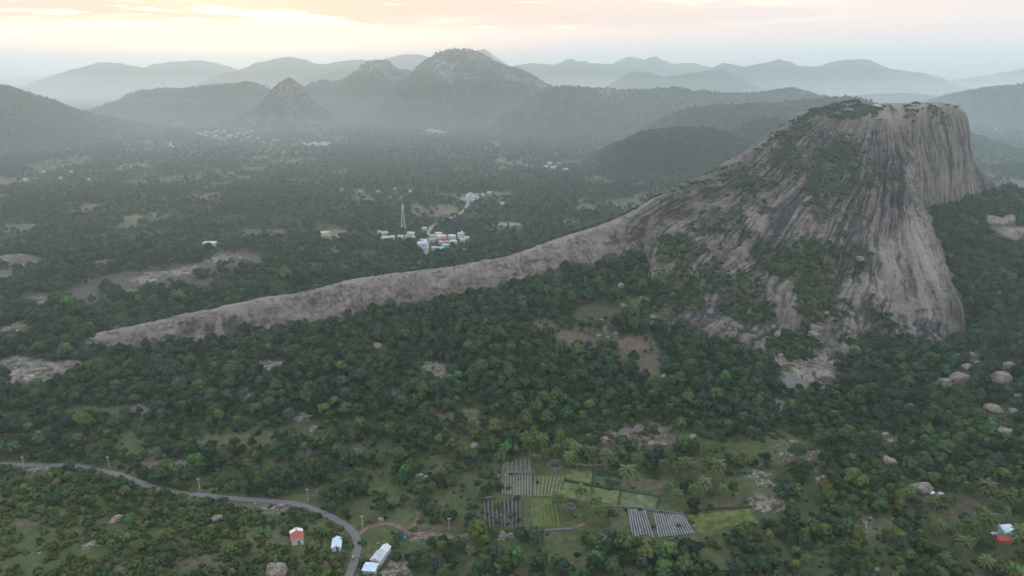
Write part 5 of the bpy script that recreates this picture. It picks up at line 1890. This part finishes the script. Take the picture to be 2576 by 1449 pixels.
village('in the pale road village', rowsf(V2, .0677, [
    (920, 530, 95, 70, 'turq'), (1050, 545, 130, 80, 'turq'), (1130, 450, 110, 70, 'white'), (1130, 370, 110, 70, 'white'), (1220, 320, 70, 60, 'white'), (1310, 355, 100, 60, 'greyw'), (1350, 415, 120, 70, 'white'), (1310, 470, 110, 60, 'white'),
    (1410, 475, 70, 50, 'greyw'), (1490, 470, 80, 60, 'white'), (1480, 375, 130, 80, 'greyw'), (1460, 572, 190, 70, 'cream'), (1315, 570, 50, 40, 'white'), (1700, 355, 130, 60, 'white'), (1930, 272, 130, 60, 'white'), (2420, 680, 110, 45, 'white')]), 1, None, 'houses of the far road village')
_r = random.Random(9)


def cluster(x0, x1, y0, y1, n, w0=6.5):
    out = []
    for i in range(n):
        x = x0 + (x1 - x0) * (i + _r.uniform(.1, .9)) / n
        out.append((x, _r.uniform(y0, y1), w0 * _r.uniform(.7, 1.3), w0 * _r.uniform(.4, .75), _r.choice(['white', 'white', 'white', 'cream', 'lblue', 'greyw'])))
    return out


for vname, args in {'in the large white village': (497, 640, 331, 347, 28), 'in the village right of the large white one': (760, 828, 360, 369, 14), 'in the scattered row at far left': (314, 376, 322, 329, 8, 5.5),
                    'by the pale quarry at the left edge': (40, 120, 345, 354, 5, 8), 'in the cluster under the great dome': (879, 906, 306, 315, 6, 6), 'in the village below the great dome': (1072, 1126, 328, 336, 12),
                    'in the white village right of centre': (1485, 1536, 330, 343, 15), 'in the farms left of the great rock': (1372, 1410, 410, 424, 5, 8), 'on the slope under the low ridge': (1645, 1690, 293, 298, 4, 6),
                    'below the wooded hump': (1655, 1690, 375, 380, 3, 6), 'on the plain behind the great cliff': (2441, 2478, 311, 318, 5, 7), 'at the foot of the rocky hump': (1827, 1885, 313, 320, 5, 6), 'on the middle plain': (840, 1060, 478, 486, 5, 6),
                    'along the plain under the pointed cone': (600, 760, 350, 356, 5, 5), 'on the plain left of the field patch': (20, 260, 420, 470, 5, 5), 'on the plain near the right edge': (2490, 2570, 298, 330, 4, 6)}.items():
    village(vname, cluster(*args), 1, None, 'houses ' + vname, far=True)
village('alone right of the farm pair', [(1423, 429, 8, 5, 'white')], 1, None, 'lone farmhouses', far=True)
village('alone on the plain below the pale fields', [(525, 620, 26, 7, 'white')], 1, None, 'lone farmhouses', far=True)
village('alone beside the tan field', [(815, 592, 18, 5, 'cream')], 1, None, 'lone farmhouses', far=True)

# temple on the summit and a small shrine by the cliff
tp = rock_at(2203, 271)
e = empty('summit_temple', tp + np.array([0, 3, -.3]), .1, .8)
MB().box(-7, 7, -3.2, 3.2, -2, .5).build('platform', M['white'], e)
MB().box(0, 6.4, -2.6, 2.6, .5, 3.1).build('wall', M['white'], e)
r_ = MB().box(-.3, 6.7, -2.9, 2.9, 3.103, 3.35).build('roof', M['white'], e)
MB().box(-.1, 6.5, -2.7, -2.5, 3.353, 3.9).box(-.1, 6.5, 2.5, 2.7, 3.353, 3.9).build('parapet', M['white'], r_)
MB().box(-6.8, -.05, -2.9, -2.6, .5, 1.3).build('yard_wall', M['white'], e)
MB().box(2.6, 3.6, -2.68, -2.6, .55, 2.4).build('door', M['wood'], e)
tag(e, 'small white flat-roofed temple standing on the granite summit', 'temple')
tp = rock_at(2362, 266)
e = empty('shrine', tp + np.array([0, 1, -.3]), .3)
MB().box(-1.3, 1.3, -1.1, 1.1, -1, 1.9).build('wall', M['white'], e)
MB().add([(-1.6, -1.4, 1.9), (1.6, -1.4, 1.9), (1.6, 1.4, 1.9), (-1.6, 1.4, 1.9), (0, 0, 3.2)], [(0, 3, 2, 1), (0, 1, 4), (1, 2, 4), (2, 3, 4), (3, 0, 4)]).build('roof', M['white'], e)
MB().box(-.4, .4, -1.16, -1.1, 0, 1.4).build('door', M['dark'], e)
tag(e, 'tiny white shrine near the top of the great cliff', 'shrine')
tp = gp(430, 371)
e = empty('temple_tower', tp)
MB().box(-7, 7, -4, 4, -1, 3.5).build('base', M['white'], e)
MB().add([(-2, -2, 3.5), (2, -2, 3.5), (2, 2, 3.5), (-2, 2, 3.5), (-1, -1, 11), (1, -1, 11), (1, 1, 11), (-1, 1, 11)], [(0, 1, 5, 4), (1, 2, 6, 5), (2, 3, 7, 6), (3, 0, 4, 7), (4, 5, 6, 7)]).build('tower', M['cream'], e)
MB().box(-1.3, 1.3, -1.3, 1.3, 11.003, 12.4).build('cap', M['white'], e)
tag(e, 'slim white tower on a low base, lone on the left plain', 'tower')
BUILT.append((tp[0], tp[1], 22))

# ---- lattice tower
tp = gp(1015, 574)
e = empty('lattice_tower', tp, .3)
Ht, Wb, Wt = 30.0, 2.6, .55
lv = [0, 5, 10, 14.5, 18.5, 22, 25, 27.6, 30]
ww = lambda z: Wb + (Wt - Wb) * (z / Ht) ** .85
cor = [(-1, -1), (1, -1), (1, 1), (-1, 1)]
for a, b in cor:
    mb = MB()
    for z0, z1 in zip(lv[:-1], lv[1:]):
        mb.bar((a * ww(z0), b * ww(z0), z0), (a * ww(z1), b * ww(z1), z1), .17)
    mb.build('leg', M['steel'], e)
for z0, z1 in zip(lv[:-1], lv[1:]):
    mb = MB()
    for k_ in range(4):
        a, b = cor[k_], cor[(k_ + 1) % 4]
        mb.bar((a[0] * ww(z0), a[1] * ww(z0), z0), (b[0] * ww(z1), b[1] * ww(z1), z1), .09)
        mb.bar((b[0] * ww(z0), b[1] * ww(z0), z0), (a[0] * ww(z1), a[1] * ww(z1), z1), .09)
        mb.bar((a[0] * ww(z1), a[1] * ww(z1), z1), (b[0] * ww(z1), b[1] * ww(z1), z1), .09)
    mb.build('bracing', M['steel'], e)
for z, s_ in ((23.5, -1), (27, -1), (26, 1)):
    MB().bar((s_ * .9, -.9, z), (s_ * .9, -1.2, z), .75, 10).build('dish_antenna', M['whitesheet'], e)
MB().bar((0, 0, 30), (0, 0, 32.5), .06).build('lightning_rod', M['steel'], e)
tag(e, 'tall steel lattice mast behind the village with dish antennas near its top', 'mast')
BUILT.append((tp[0], tp[1], 5))
dirc = -np.array(tp[:2]) / np.linalg.norm(tp[:2])
for s_ in (6, 12, 18):
    BUILT.append((tp[0] + dirc[0] * s_, tp[1] + dirc[1] * s_, 5))

# ---- utility poles along the road
POLES = [(A(183, 634), 'at the left edge of the road'), (A(826, 634), 'beside the road above its left bend'), (A(1508, 802), 'behind the road in the mango grove'), (A(2325, 882), 'where the road curves to the right'), (B(160, 1088), 'at the fork of road and dirt track'), (B(815, 1107), 'beside the dirt track near its end')]
for (dxy, words) in POLES:
    p = gp(*dxy)
    e = empty('utility_pole', p, random.uniform(-.4, .4))
    MB().tube([(0, 0, -.5), (0, 0, 3), (0, 0, 6.4)], [.17, .15, .11], 8).build('shaft', M['pole'], e)
    MB().box(-.75, .75, -.06, .06, 5.85, 5.98).build('crossarm', M['steel'], e)
    for x in (-.65, 0, .65):
        MB().bar((x, 0, 5.98), (x, 0, 6.2), .06, 6).build('insulator', M['white'], e)
    tag(e, 'slim pale concrete utility pole ' + words, 'utility pole', 'utility poles along the road')
    BUILT.append((p[0], p[1], 2.2))
    dirc = -np.array(p[:2]) / np.linalg.norm(p[:2])
    BUILT.append((p[0] + dirc[0] * 4, p[1] + dirc[1] * 4, 2.6))


# ---- tarps
def tarp(dx, dy, w, m, label):
    p = gp(dx, dy)
    n = 9
    g = np.linspace(-1, 1, n)
    X, Y = np.meshgrid(g, g)
    Z = .75 * np.clip(1 - (X ** 2 + Y ** 2) * .6, 0, 1) + .18 * pn(X * 2 + dx, Y * 2) * (1 - .5 * np.abs(X))
    V = np.stack([X * w / 2 * (1 + .15 * pn(Y * 2, X + dx)), Y * w * .4, Z + .05], -1)
    o = link(bpy.data.objects.new('tarpaulin', mesh_np('tarpaulin', V.reshape(-1, 3), grid_faces(n, n), M[m])))
    so = o.modifiers.new('thickness', 'SOLIDIFY')
    so.thickness = .04
    o.location = p
    tag(o, label, 'tarpaulin')
    BUILT.append((p[0], p[1], w))


tarp(2327, 1239, 3.0, 'whitetarp', 'white tarpaulin heap against the big flat boulder at right')
tarp(2346, 1240, 2.8, 'whitetarp', 'white tarpaulin heap just right of the one touching the boulder')
tarp(2366, 1242, 2.6, 'sheet', 'dark grey sheeting heap right of the two white tarpaulins')
tarp(1014, 1353, 2.8, 'bluetarp', 'bright blue tarpaulin lying on the grass below the dirt track')
tarp(2503, 1344, 3.0, 'whitetarp', 'pale sheeting spread left of the turquoise farmhouse')


# ---- stone walls and wells
def wall(pts, h, w, m, label, name='stone_wall', cat='wall'):
    P = np.array([gp(*q) for q in pts])
    s = np.linspace(0, len(P) - 1, 30 * len(P))
    C = cat1(P, s)
    t = np.gradient(C[:, :2], axis=0)
    t /= np.linalg.norm(t, axis=1)[:, None] + 1e-9
    nr = np.stack([-t[:, 1], t[:, 0]], 1)
    prof = [(-1, -.3), (-.9, .7), (-.45, 1.0), (.45, 1.0), (.9, .7), (1, -.3)]
    V = np.zeros((len(s), 6, 3))
    for j, (o_, z_) in enumerate(prof):
        jit = 1 + .3 * pn(s * 9 + j * 7, s * 0 + j)
        xy = C[:, :2] + nr * (o_ * w / 2 * jit)[:, None]
        V[:, j, :2] = xy
        V[:, j, 2] = ground(C[:, 0], C[:, 1]) + z_ * h * (1 + .35 * pn(s * 7 + j * 3, s * 0 + 5))
    o = link(bpy.data.objects.new(name, mesh_np(name, V.reshape(-1, 3), grid_faces(len(s), 6)[:, ::-1], M[m], False)))
    tag(o, label, cat, 'dry stone walls between the plots' if cat == 'wall' else 'hedge rows between the terraces')


wall([B(1190, 720), B(1192, 690), B(1280, 672), B(1440, 677)], .9, .9, 'drystone', 'low dry stone wall behind the pale-rowed plot')
wall([B(1548, 625), B(1570, 590), B(1600, 582), B(1655, 588)], 1.0, 1.0, 'drystone', 'curved dry stone wall round the back of the well')
wall([B(1740, 605), B(1880, 616), B(2035, 612)], .9, .9, 'drystone', 'dry stone wall under the coconut palm row')
wall([B(1955, 922), B(2170, 930), B(2330, 952), B(2576, 982)], .7, .8, 'drystone', 'long low stone wall above the mulched rows')
wall([B(1480, 1118), B(1600, 1108), B(1745, 1098)], .8, .9, 'drystone', 'short dry stone wall below the yellow-green plot')
wall([B(1040, 878), B(1090, 862), B(1140, 856)], .8, 1.0, 'drystone', 'short stone wall at the corner of the dark ploughed plot')
wall([B(1690, 728), B(1800, 752), B(1890, 770)], .8, 1.1, 'leaf1', 'dark hedge row behind the leftmost grassy terrace', 'hedge_row', 'hedge')
wall([B(1905, 772), B(2000, 788), B(2108, 800)], .7, 1.0, 'leaf0', 'dark hedge row behind the middle grassy terrace', 'hedge_row', 'hedge')
wall([B(2115, 795), B(2260, 825), B(2400, 850)], .8, 1.2, 'leaf1', 'dark hedge row behind the right wide terrace', 'hedge_row', 'hedge')
wall([B(1905, 645), B(1898, 700), B(1892, 765)], .6, .9, 'leaf3', 'hedge row left of the dark green beds', 'hedge_row', 'hedge')
wall([B(1890, 782), B(1888, 840), B(1886, 898)], .6, .9, 'leaf1', 'hedge row between the left and middle terraces', 'hedge_row', 'hedge')
wall([B(2108, 806), B(2100, 860), B(2092, 916)], .6, .9, 'leaf2', 'hedge row between the middle and right terraces', 'hedge_row', 'hedge')
wall([B(2402, 850), B(2390, 900), B(2374, 956)], .6, .9, 'leaf1', 'hedge row at the right end of the wide terrace', 'hedge_row', 'hedge')
wall([B(1364, 866), B(1366, 980), B(1366, 1086)], .6, .8, 'leaf4', 'green strip along the right side of the dark ploughed plot', 'hedge_row', 'hedge')
wall([Cc(0, 975), Cc(200, 945), Cc(420, 935), Cc(520, 925)], .7, 1.4, 'leaf2', 'hedge row between the brown terrace and the rough green field', 'hedge_row', 'hedge')


def well(dx, dy, r, label):
    p = gp(dx, dy)
    e = empty('well', p)
    n = 24
    V, Fs = [], []
    for k_ in range(n):
        a = 2 * math.pi * k_ / n
        for rr_, z in ((r + .7, -.3), (r + .45, .55), (r, .5), (r - .05, -.2)):
            j = 1 + .05 * math.sin(k_ * 3.1)
            V.append((math.cos(a) * rr_ * j, math.sin(a) * rr_ * .9 * j, z))
    for k_ in range(n):
        for q in range(3):
            a, b = k_ * 4 + q, ((k_ + 1) % n) * 4 + q
            Fs.append((a, b, b + 1, a + 1))
    MB().add(V, Fs).build('rim', M['drystone'], e)
    MB().add([(math.cos(2 * math.pi * k_ / n) * r, math.sin(2 * math.pi * k_ / n) * r * .9, .22) for k_ in range(n)], [tuple(range(n))]).build('water', M['dark'], e)
    tag(e, label, 'well')
    BUILT.append((p[0], p[1], r + 1.5))


well(1395, 1173, 2.6, 'round stone-rimmed open well behind the green plots')
well(1507, 1354, 2.3, 'dark open pit well among trees below the terraces')
well(1434, 1275, 1.9, 'dark brown pit right of the yellow-green plot')

# ---- coconut palms
def palm_mesh(seed, L=4.0, nf=25):
    r = random.Random(seed)
    mb = MB()
    for k_ in range(nf):
        a = k_ * 2.399
        up = 1.15 - 1.35 * (k_ / nf) + r.uniform(-.1, .1)
        c, s = math.cos(a), math.sin(a)
        pts = []
        for j in range(8):
            t = j / 7
            rad = L * t * (1 - .10 * t)
            z = L * (up * t - .75 * t * t)
            pts.append(Vector((c * rad, s * rad, z)))
        mb.tube([tuple(p) for p in pts[::2]] + [tuple(pts[-1])], [.07, .06, .05, .035, .02], 3)
        side = Vector((-s, c, 0))
        for j in range(1, 8):
            for q in (0, .5):
                if j + q > 7:
                    continue
                p = pts[j] if q == 0 else (pts[j] + pts[min(j + 1, 7)]) / 2
                t = (j + q) / 7
                ln = L * .26 * math.sin(math.pi * min(1, .18 + t * .85)) + .15
                fw = (pts[min(j + 1, 7)] - pts[j - 1]).normalized()
                for sg in (-1, 1):
                    tip = p + side * sg * ln * .8 + fw * ln * .55 + Vector((0, 0, -ln * r.uniform(.1, .4)))
                    wv = fw * .40
                    mb.add([p - wv, p + wv, tip], [(0, 1, 2)])
    return mb


PALMC = [palm_mesh(s).mesh('crown', M['palm']) for s in range(3)]
PALMT = []
for s in range(3):
    r = random.Random(40 + s)
    bx, by = r.uniform(-1, 1), r.uniform(-1, 1)
    PALMT.append((MB().tube([(0, 0, -.6), (bx * .2, by * .2, 2.5), (bx * .6, by * .6, 5.2), (bx, by, 7.4)], [.24, .17, .15, .13], 7).mesh('trunk', M['palebark']), (bx, by, 7.4)))
PALMS = [B(*q) for q in [(1515, 430), (1540, 500), (1610, 480), (1700, 470), (1720, 540), (1780, 560), (1765, 490), (1870, 540), (1925, 545), (2000, 560), (1490, 570), (2140, 690), (2470, 760), (2450, 590), (2520, 610), (2240, 570), (1800, 840), (1925, 880), (1945, 980), (1640, 870), (2530, 820), (1420, 470)]] + \
        [Cc(*q) for q in [(20, 620), (90, 620), (180, 650), (250, 660), (70, 780), (150, 770), (290, 790), (1910, 1080), (2050, 1080), (2130, 1090), (2200, 1060), (2120, 1240), (2030, 1180), (2270, 1340), (1900, 880), (1960, 890), (2230, 790), (2320, 830), (2440, 920), (2230, 940), (2330, 920), (2420, 960), (2290, 1040), (2540, 1140)]]
rp = random.Random(3)
for i, (dx, dy) in enumerate(PALMS):
    p = gp(dx, dy + 26)
    s = rp.randrange(3)
    sc = rp.uniform(.72, 1.22)
    e = empty('coconut_palm', p, rp.uniform(0, 6.28), sc)
    e.rotation_euler = (rp.uniform(-.14, .14), rp.uniform(-.14, .14), e.rotation_euler[2])
    part('trunk', PALMT[s][0], e)
    part('crown', PALMC[s], e, PALMT[s][1])
    later(e, '%s coconut palm' % ('tall' if sc > 1.0 else 'slender'), p + np.array([0, 0, 6]), 'palm', 'coconut palms around the fields')
    BUILT.append((p[0], p[1], 2.6))
    dirc = -np.array(p[:2]) / np.linalg.norm(p[:2])
    BUILT.append((p[0] + dirc[0] * 4, p[1] + dirc[1] * 4, 3.0))
# banana plants by the hut
BAN = palm_mesh(9, 1.9, 9).mesh('leaves', M['leaf4'])
for i, (dx, dy) in enumerate([A(2440, 1105), A(2415, 1090), A(2470, 1120), B(10, 1150), B(30, 1175), B(170, 1320), B(20, 1290)]):
    p = gp(dx, dy + 6)
    e = empty('banana_plant', p, i, 1.2)
    MB().tube([(0, 0, -.3), (0, 0, 1.6)], [.16, .11], 6).build('stem', M['leaf4'], e)
    part('leaves', BAN, e, (0, 0, 1.5))
    later(e, 'leafy banana plant', p, 'banana plant', 'banana plants beside the huts')
    BUILT.append((p[0], p[1], 1.6))

# ---- bare pale tree
p = gp(*B(968, 1335))
e = empty('bare_tree', p)
mb = MB()
mb.tube([(0, 0, -.5), (.1, 0, 2.4), (.0, .1, 4.4)], [.24, .18, .13], 7)
mb.build('trunk', M['palebark'], e)
r = random.Random(8)
mb = MB()
for k_ in range(11):
    a = k_ * 2.4
    z = 2.6 + k_ * .2
    L_ = 2.3 - k_ * .08
    q1 = (math.cos(a) * L_ * .5, math.sin(a) * L_ * .5, z + 1.0)
    mb.tube([(0, 0, z), q1, (math.cos(a + .2) * L_, math.sin(a + .2) * L_, z + 2.2)], [.10, .075, .04], 5)
    for t_ in (-.6, .6):
        mb.tube([q1, (q1[0] + math.cos(a + t_) * .9, q1[1] + math.sin(a + t_) * .9, q1[2] + 1.0)], [.06, .03], 4)
mb.build('branches', M['palebark'], e)
tag(e, 'leafless tree with pale bare branches in the lower middle grove', 'tree')
BUILT.append((p[0], p[1], 3.2))
dirc = -np.array(p[:2]) / np.linalg.norm(p[:2])
BUILT.append((p[0] + dirc[0] * 5, p[1] + dirc[1] * 5, 3.2))

# ---- trees on the summit and along the skyline of the great rock
FTM = {}


def T3(zx, zy): return (1717.3 + zx / 3.0, zy / 3.0)


tk = MB().tube([(0, 0, -1.0), (.1, 0, 1.6), (0, .1, 3.2)], [.3, .22, .15], 6)
for k_ in range(5):
    tk.tube([(0, 0, 1.8), (math.cos(k_ * 1.26) * 1.6, math.sin(k_ * 1.26) * 1.6, 3.1), (math.cos(k_ * 1.26) * 3, math.sin(k_ * 1.26) * 3, 3.7)], [.14, .1, .05], 5)
tkm = tk.mesh('trunk', M['bark'])
for i, (zx, zy, w_, words) in enumerate([(1000, 862, 95, 'leftmost of the big trees on the summit shoulder'), (1120, 832, 70, 'left of the temple tree row'), (1160, 815, 80, 'second in the tree row left of the temple'), (1225, 803, 85, 'third in the tree row left of the temple'),
                                         (1285, 800, 95, 'tallest in the tree row left of the temple'), (1330, 802, 55, 'nearest the temple on its left'), (735, 1040, 75, 'halfway down the left skyline'), (565, 1152, 70, 'low on the left skyline'), (465, 1190, 34, 'lowest on the left skyline'),
                                         (1690, 822, 70, 'left of the umbrella tree by the gully'), (1757, 800, 66, 'umbrella-shaped on the summit edge'), (1855, 796, 28, 'right of the umbrella tree'), (1880, 792, 16, 'smallest right of the umbrella tree'), (1997, 803, 34, 'beside the shrine'),
                                         (2062, 822, 42, 'rightmost on the cliff top'), (1590, 835, 30, 'right of the temple'), (1445, 892, 42, 'below the temple'), (1490, 912, 28, 'lower of the two below the temple'), (1700, 850, 40, 'in the gully below the umbrella tree'), (940, 905, 40, 'below the leftmost summit tree'),
                                         (1450, 1010, 60, 'on the upper face below the temple'), (830, 975, 26, 'between the two left skyline trees')]):
    dx, dy = T3(zx, zy)
    p = rock_at(dx, dy)
    dep = float(proj(p[0], p[1], p[2])[2])
    r_ = w_ / 3 / DS * dep / FPX / 2
    c = [0, 1, 3][i % 3]
    if c not in FTM:
        FTM[c] = mesh_np('crown', FLATTOP[0], FLATTOP[1], M['leaf%d' % c], True)
    e = empty('summit_tree', p - np.array([0, 0, .3]), i * 1.3, (r_ / 4.2, r_ / 4.2, r_ / 4.2 * (1.15 if r_ < 3 else .95)))
    part('trunk', tkm, e)
    part('crown', FTM[c], e)
    tag(e, 'dark spreading tree ' + words, 'tree', 'trees on the granite summit')


# ---- motorcyclist on the road
def motorcyclist():
    p = gp(*B(88, 1322))
    t = ROADP['road'][20] - ROADP['road'][19]
    e = empty('motorcycle', p + np.array([0, 0, .2]), math.atan2(-t[0], t[1]))
    for y in (-.65, .65):
        V, Fs = [], []
        for k_ in range(16):
            a = 2 * math.pi * k_ / 16
            for (rr_, x) in ((.22, -.05), (.31, -.06), (.31, .06), (.22, .05)):
                V.append((x, y + math.cos(a) * rr_, .31 + math.sin(a) * rr_))
        for k_ in range(16):
            for q in range(4):
                a, b = k_ * 4 + q, ((k_ + 1) % 16) * 4 + q
                a2, b2 = k_ * 4 + (q + 1) % 4, ((k_ + 1) % 16) * 4 + (q + 1) % 4
                Fs.append((a, b, b2, a2))
        MB().add(V, Fs).build('wheel', M['black'], e)
    MB().bar((0, -.6, .35), (0, .5, .75), .09, 6).bar((0, .62, .35), (0, .42, .95), .05, 6).box(-.13, .13, -.1, .42, .45, .82).build('frame', M['black'], e)
    MB().box(-.14, .14, -.72, .02, .78, .88).build('seat', M['black'], e)
    MB().bar((-.33, .4, 1.0), (.33, .4, 1.0), .03, 6).build('handlebar', M['steel'], e)
    MB().bar((0, .52, .85), (0, .62, .85), .1, 8).build('headlight', M['whitesheet'], e)
    tag(e, 'dark motorcycle riding down the asphalt road at the bottom', 'motorcycle')
    # rider: one continuous skinned body
    me = bpy.data.meshes.new('person')
    J = [(0, -.2, .95), (0, -.15, 1.2), (0, -.08, 1.45), (0, -.04, 1.58), (0, 0, 1.72), (-.2, -.08, 1.42), (-.28, .1, 1.18), (-.3, .36, 1.05), (.2, -.08, 1.42), (.28, .1, 1.18), (.3, .36, 1.05), (-.13, -.16, .92), (-.2, .22, .85), (-.18, .12, .42), (-.18, .25, .38), (.13, -.16, .92), (.2, .22, .85), (.18, .12, .42), (.18, .25, .38)]
    E_ = [(0, 1), (1, 2), (2, 3), (3, 4), (2, 5), (5, 6), (6, 7), (2, 8), (8, 9), (9, 10), (0, 11), (11, 12), (12, 13), (13, 14), (0, 15), (15, 16), (16, 17), (17, 18)]
    Rr = [.15, .15, .16, .06, .11, .07, .055, .04, .07, .055, .04, .1, .075, .055, .05, .1, .075, .055, .05]
    me.from_pydata(J, E_, [])
    o = link(bpy.data.objects.new('person', me))
    o.location = e.location
    o.rotation_euler = e.rotation_euler
    sk = o.modifiers.new('skin', 'SKIN')
    for i, v in enumerate(me.skin_vertices[0].data):
        v.radius = (Rr[i], Rr[i])
        v.use_root = (i == 0)
    o.modifiers.new('sub', 'SUBSURF').levels = 1
    me.materials.append(M['shirt'])
    hv, hf = ico(2)
    link(bpy.data.objects.new('hair', mesh_np('hair', hv * np.array([.105, .115, .11]) + np.array([0, -.015, 1.76]), hf, M['black'])), o)
    tag(o, 'rider in a white shirt sitting on the motorcycle on the road', 'person')
    BUILT.append((p[0], p[1], 4))


motorcyclist()
plant()
finish_labels()
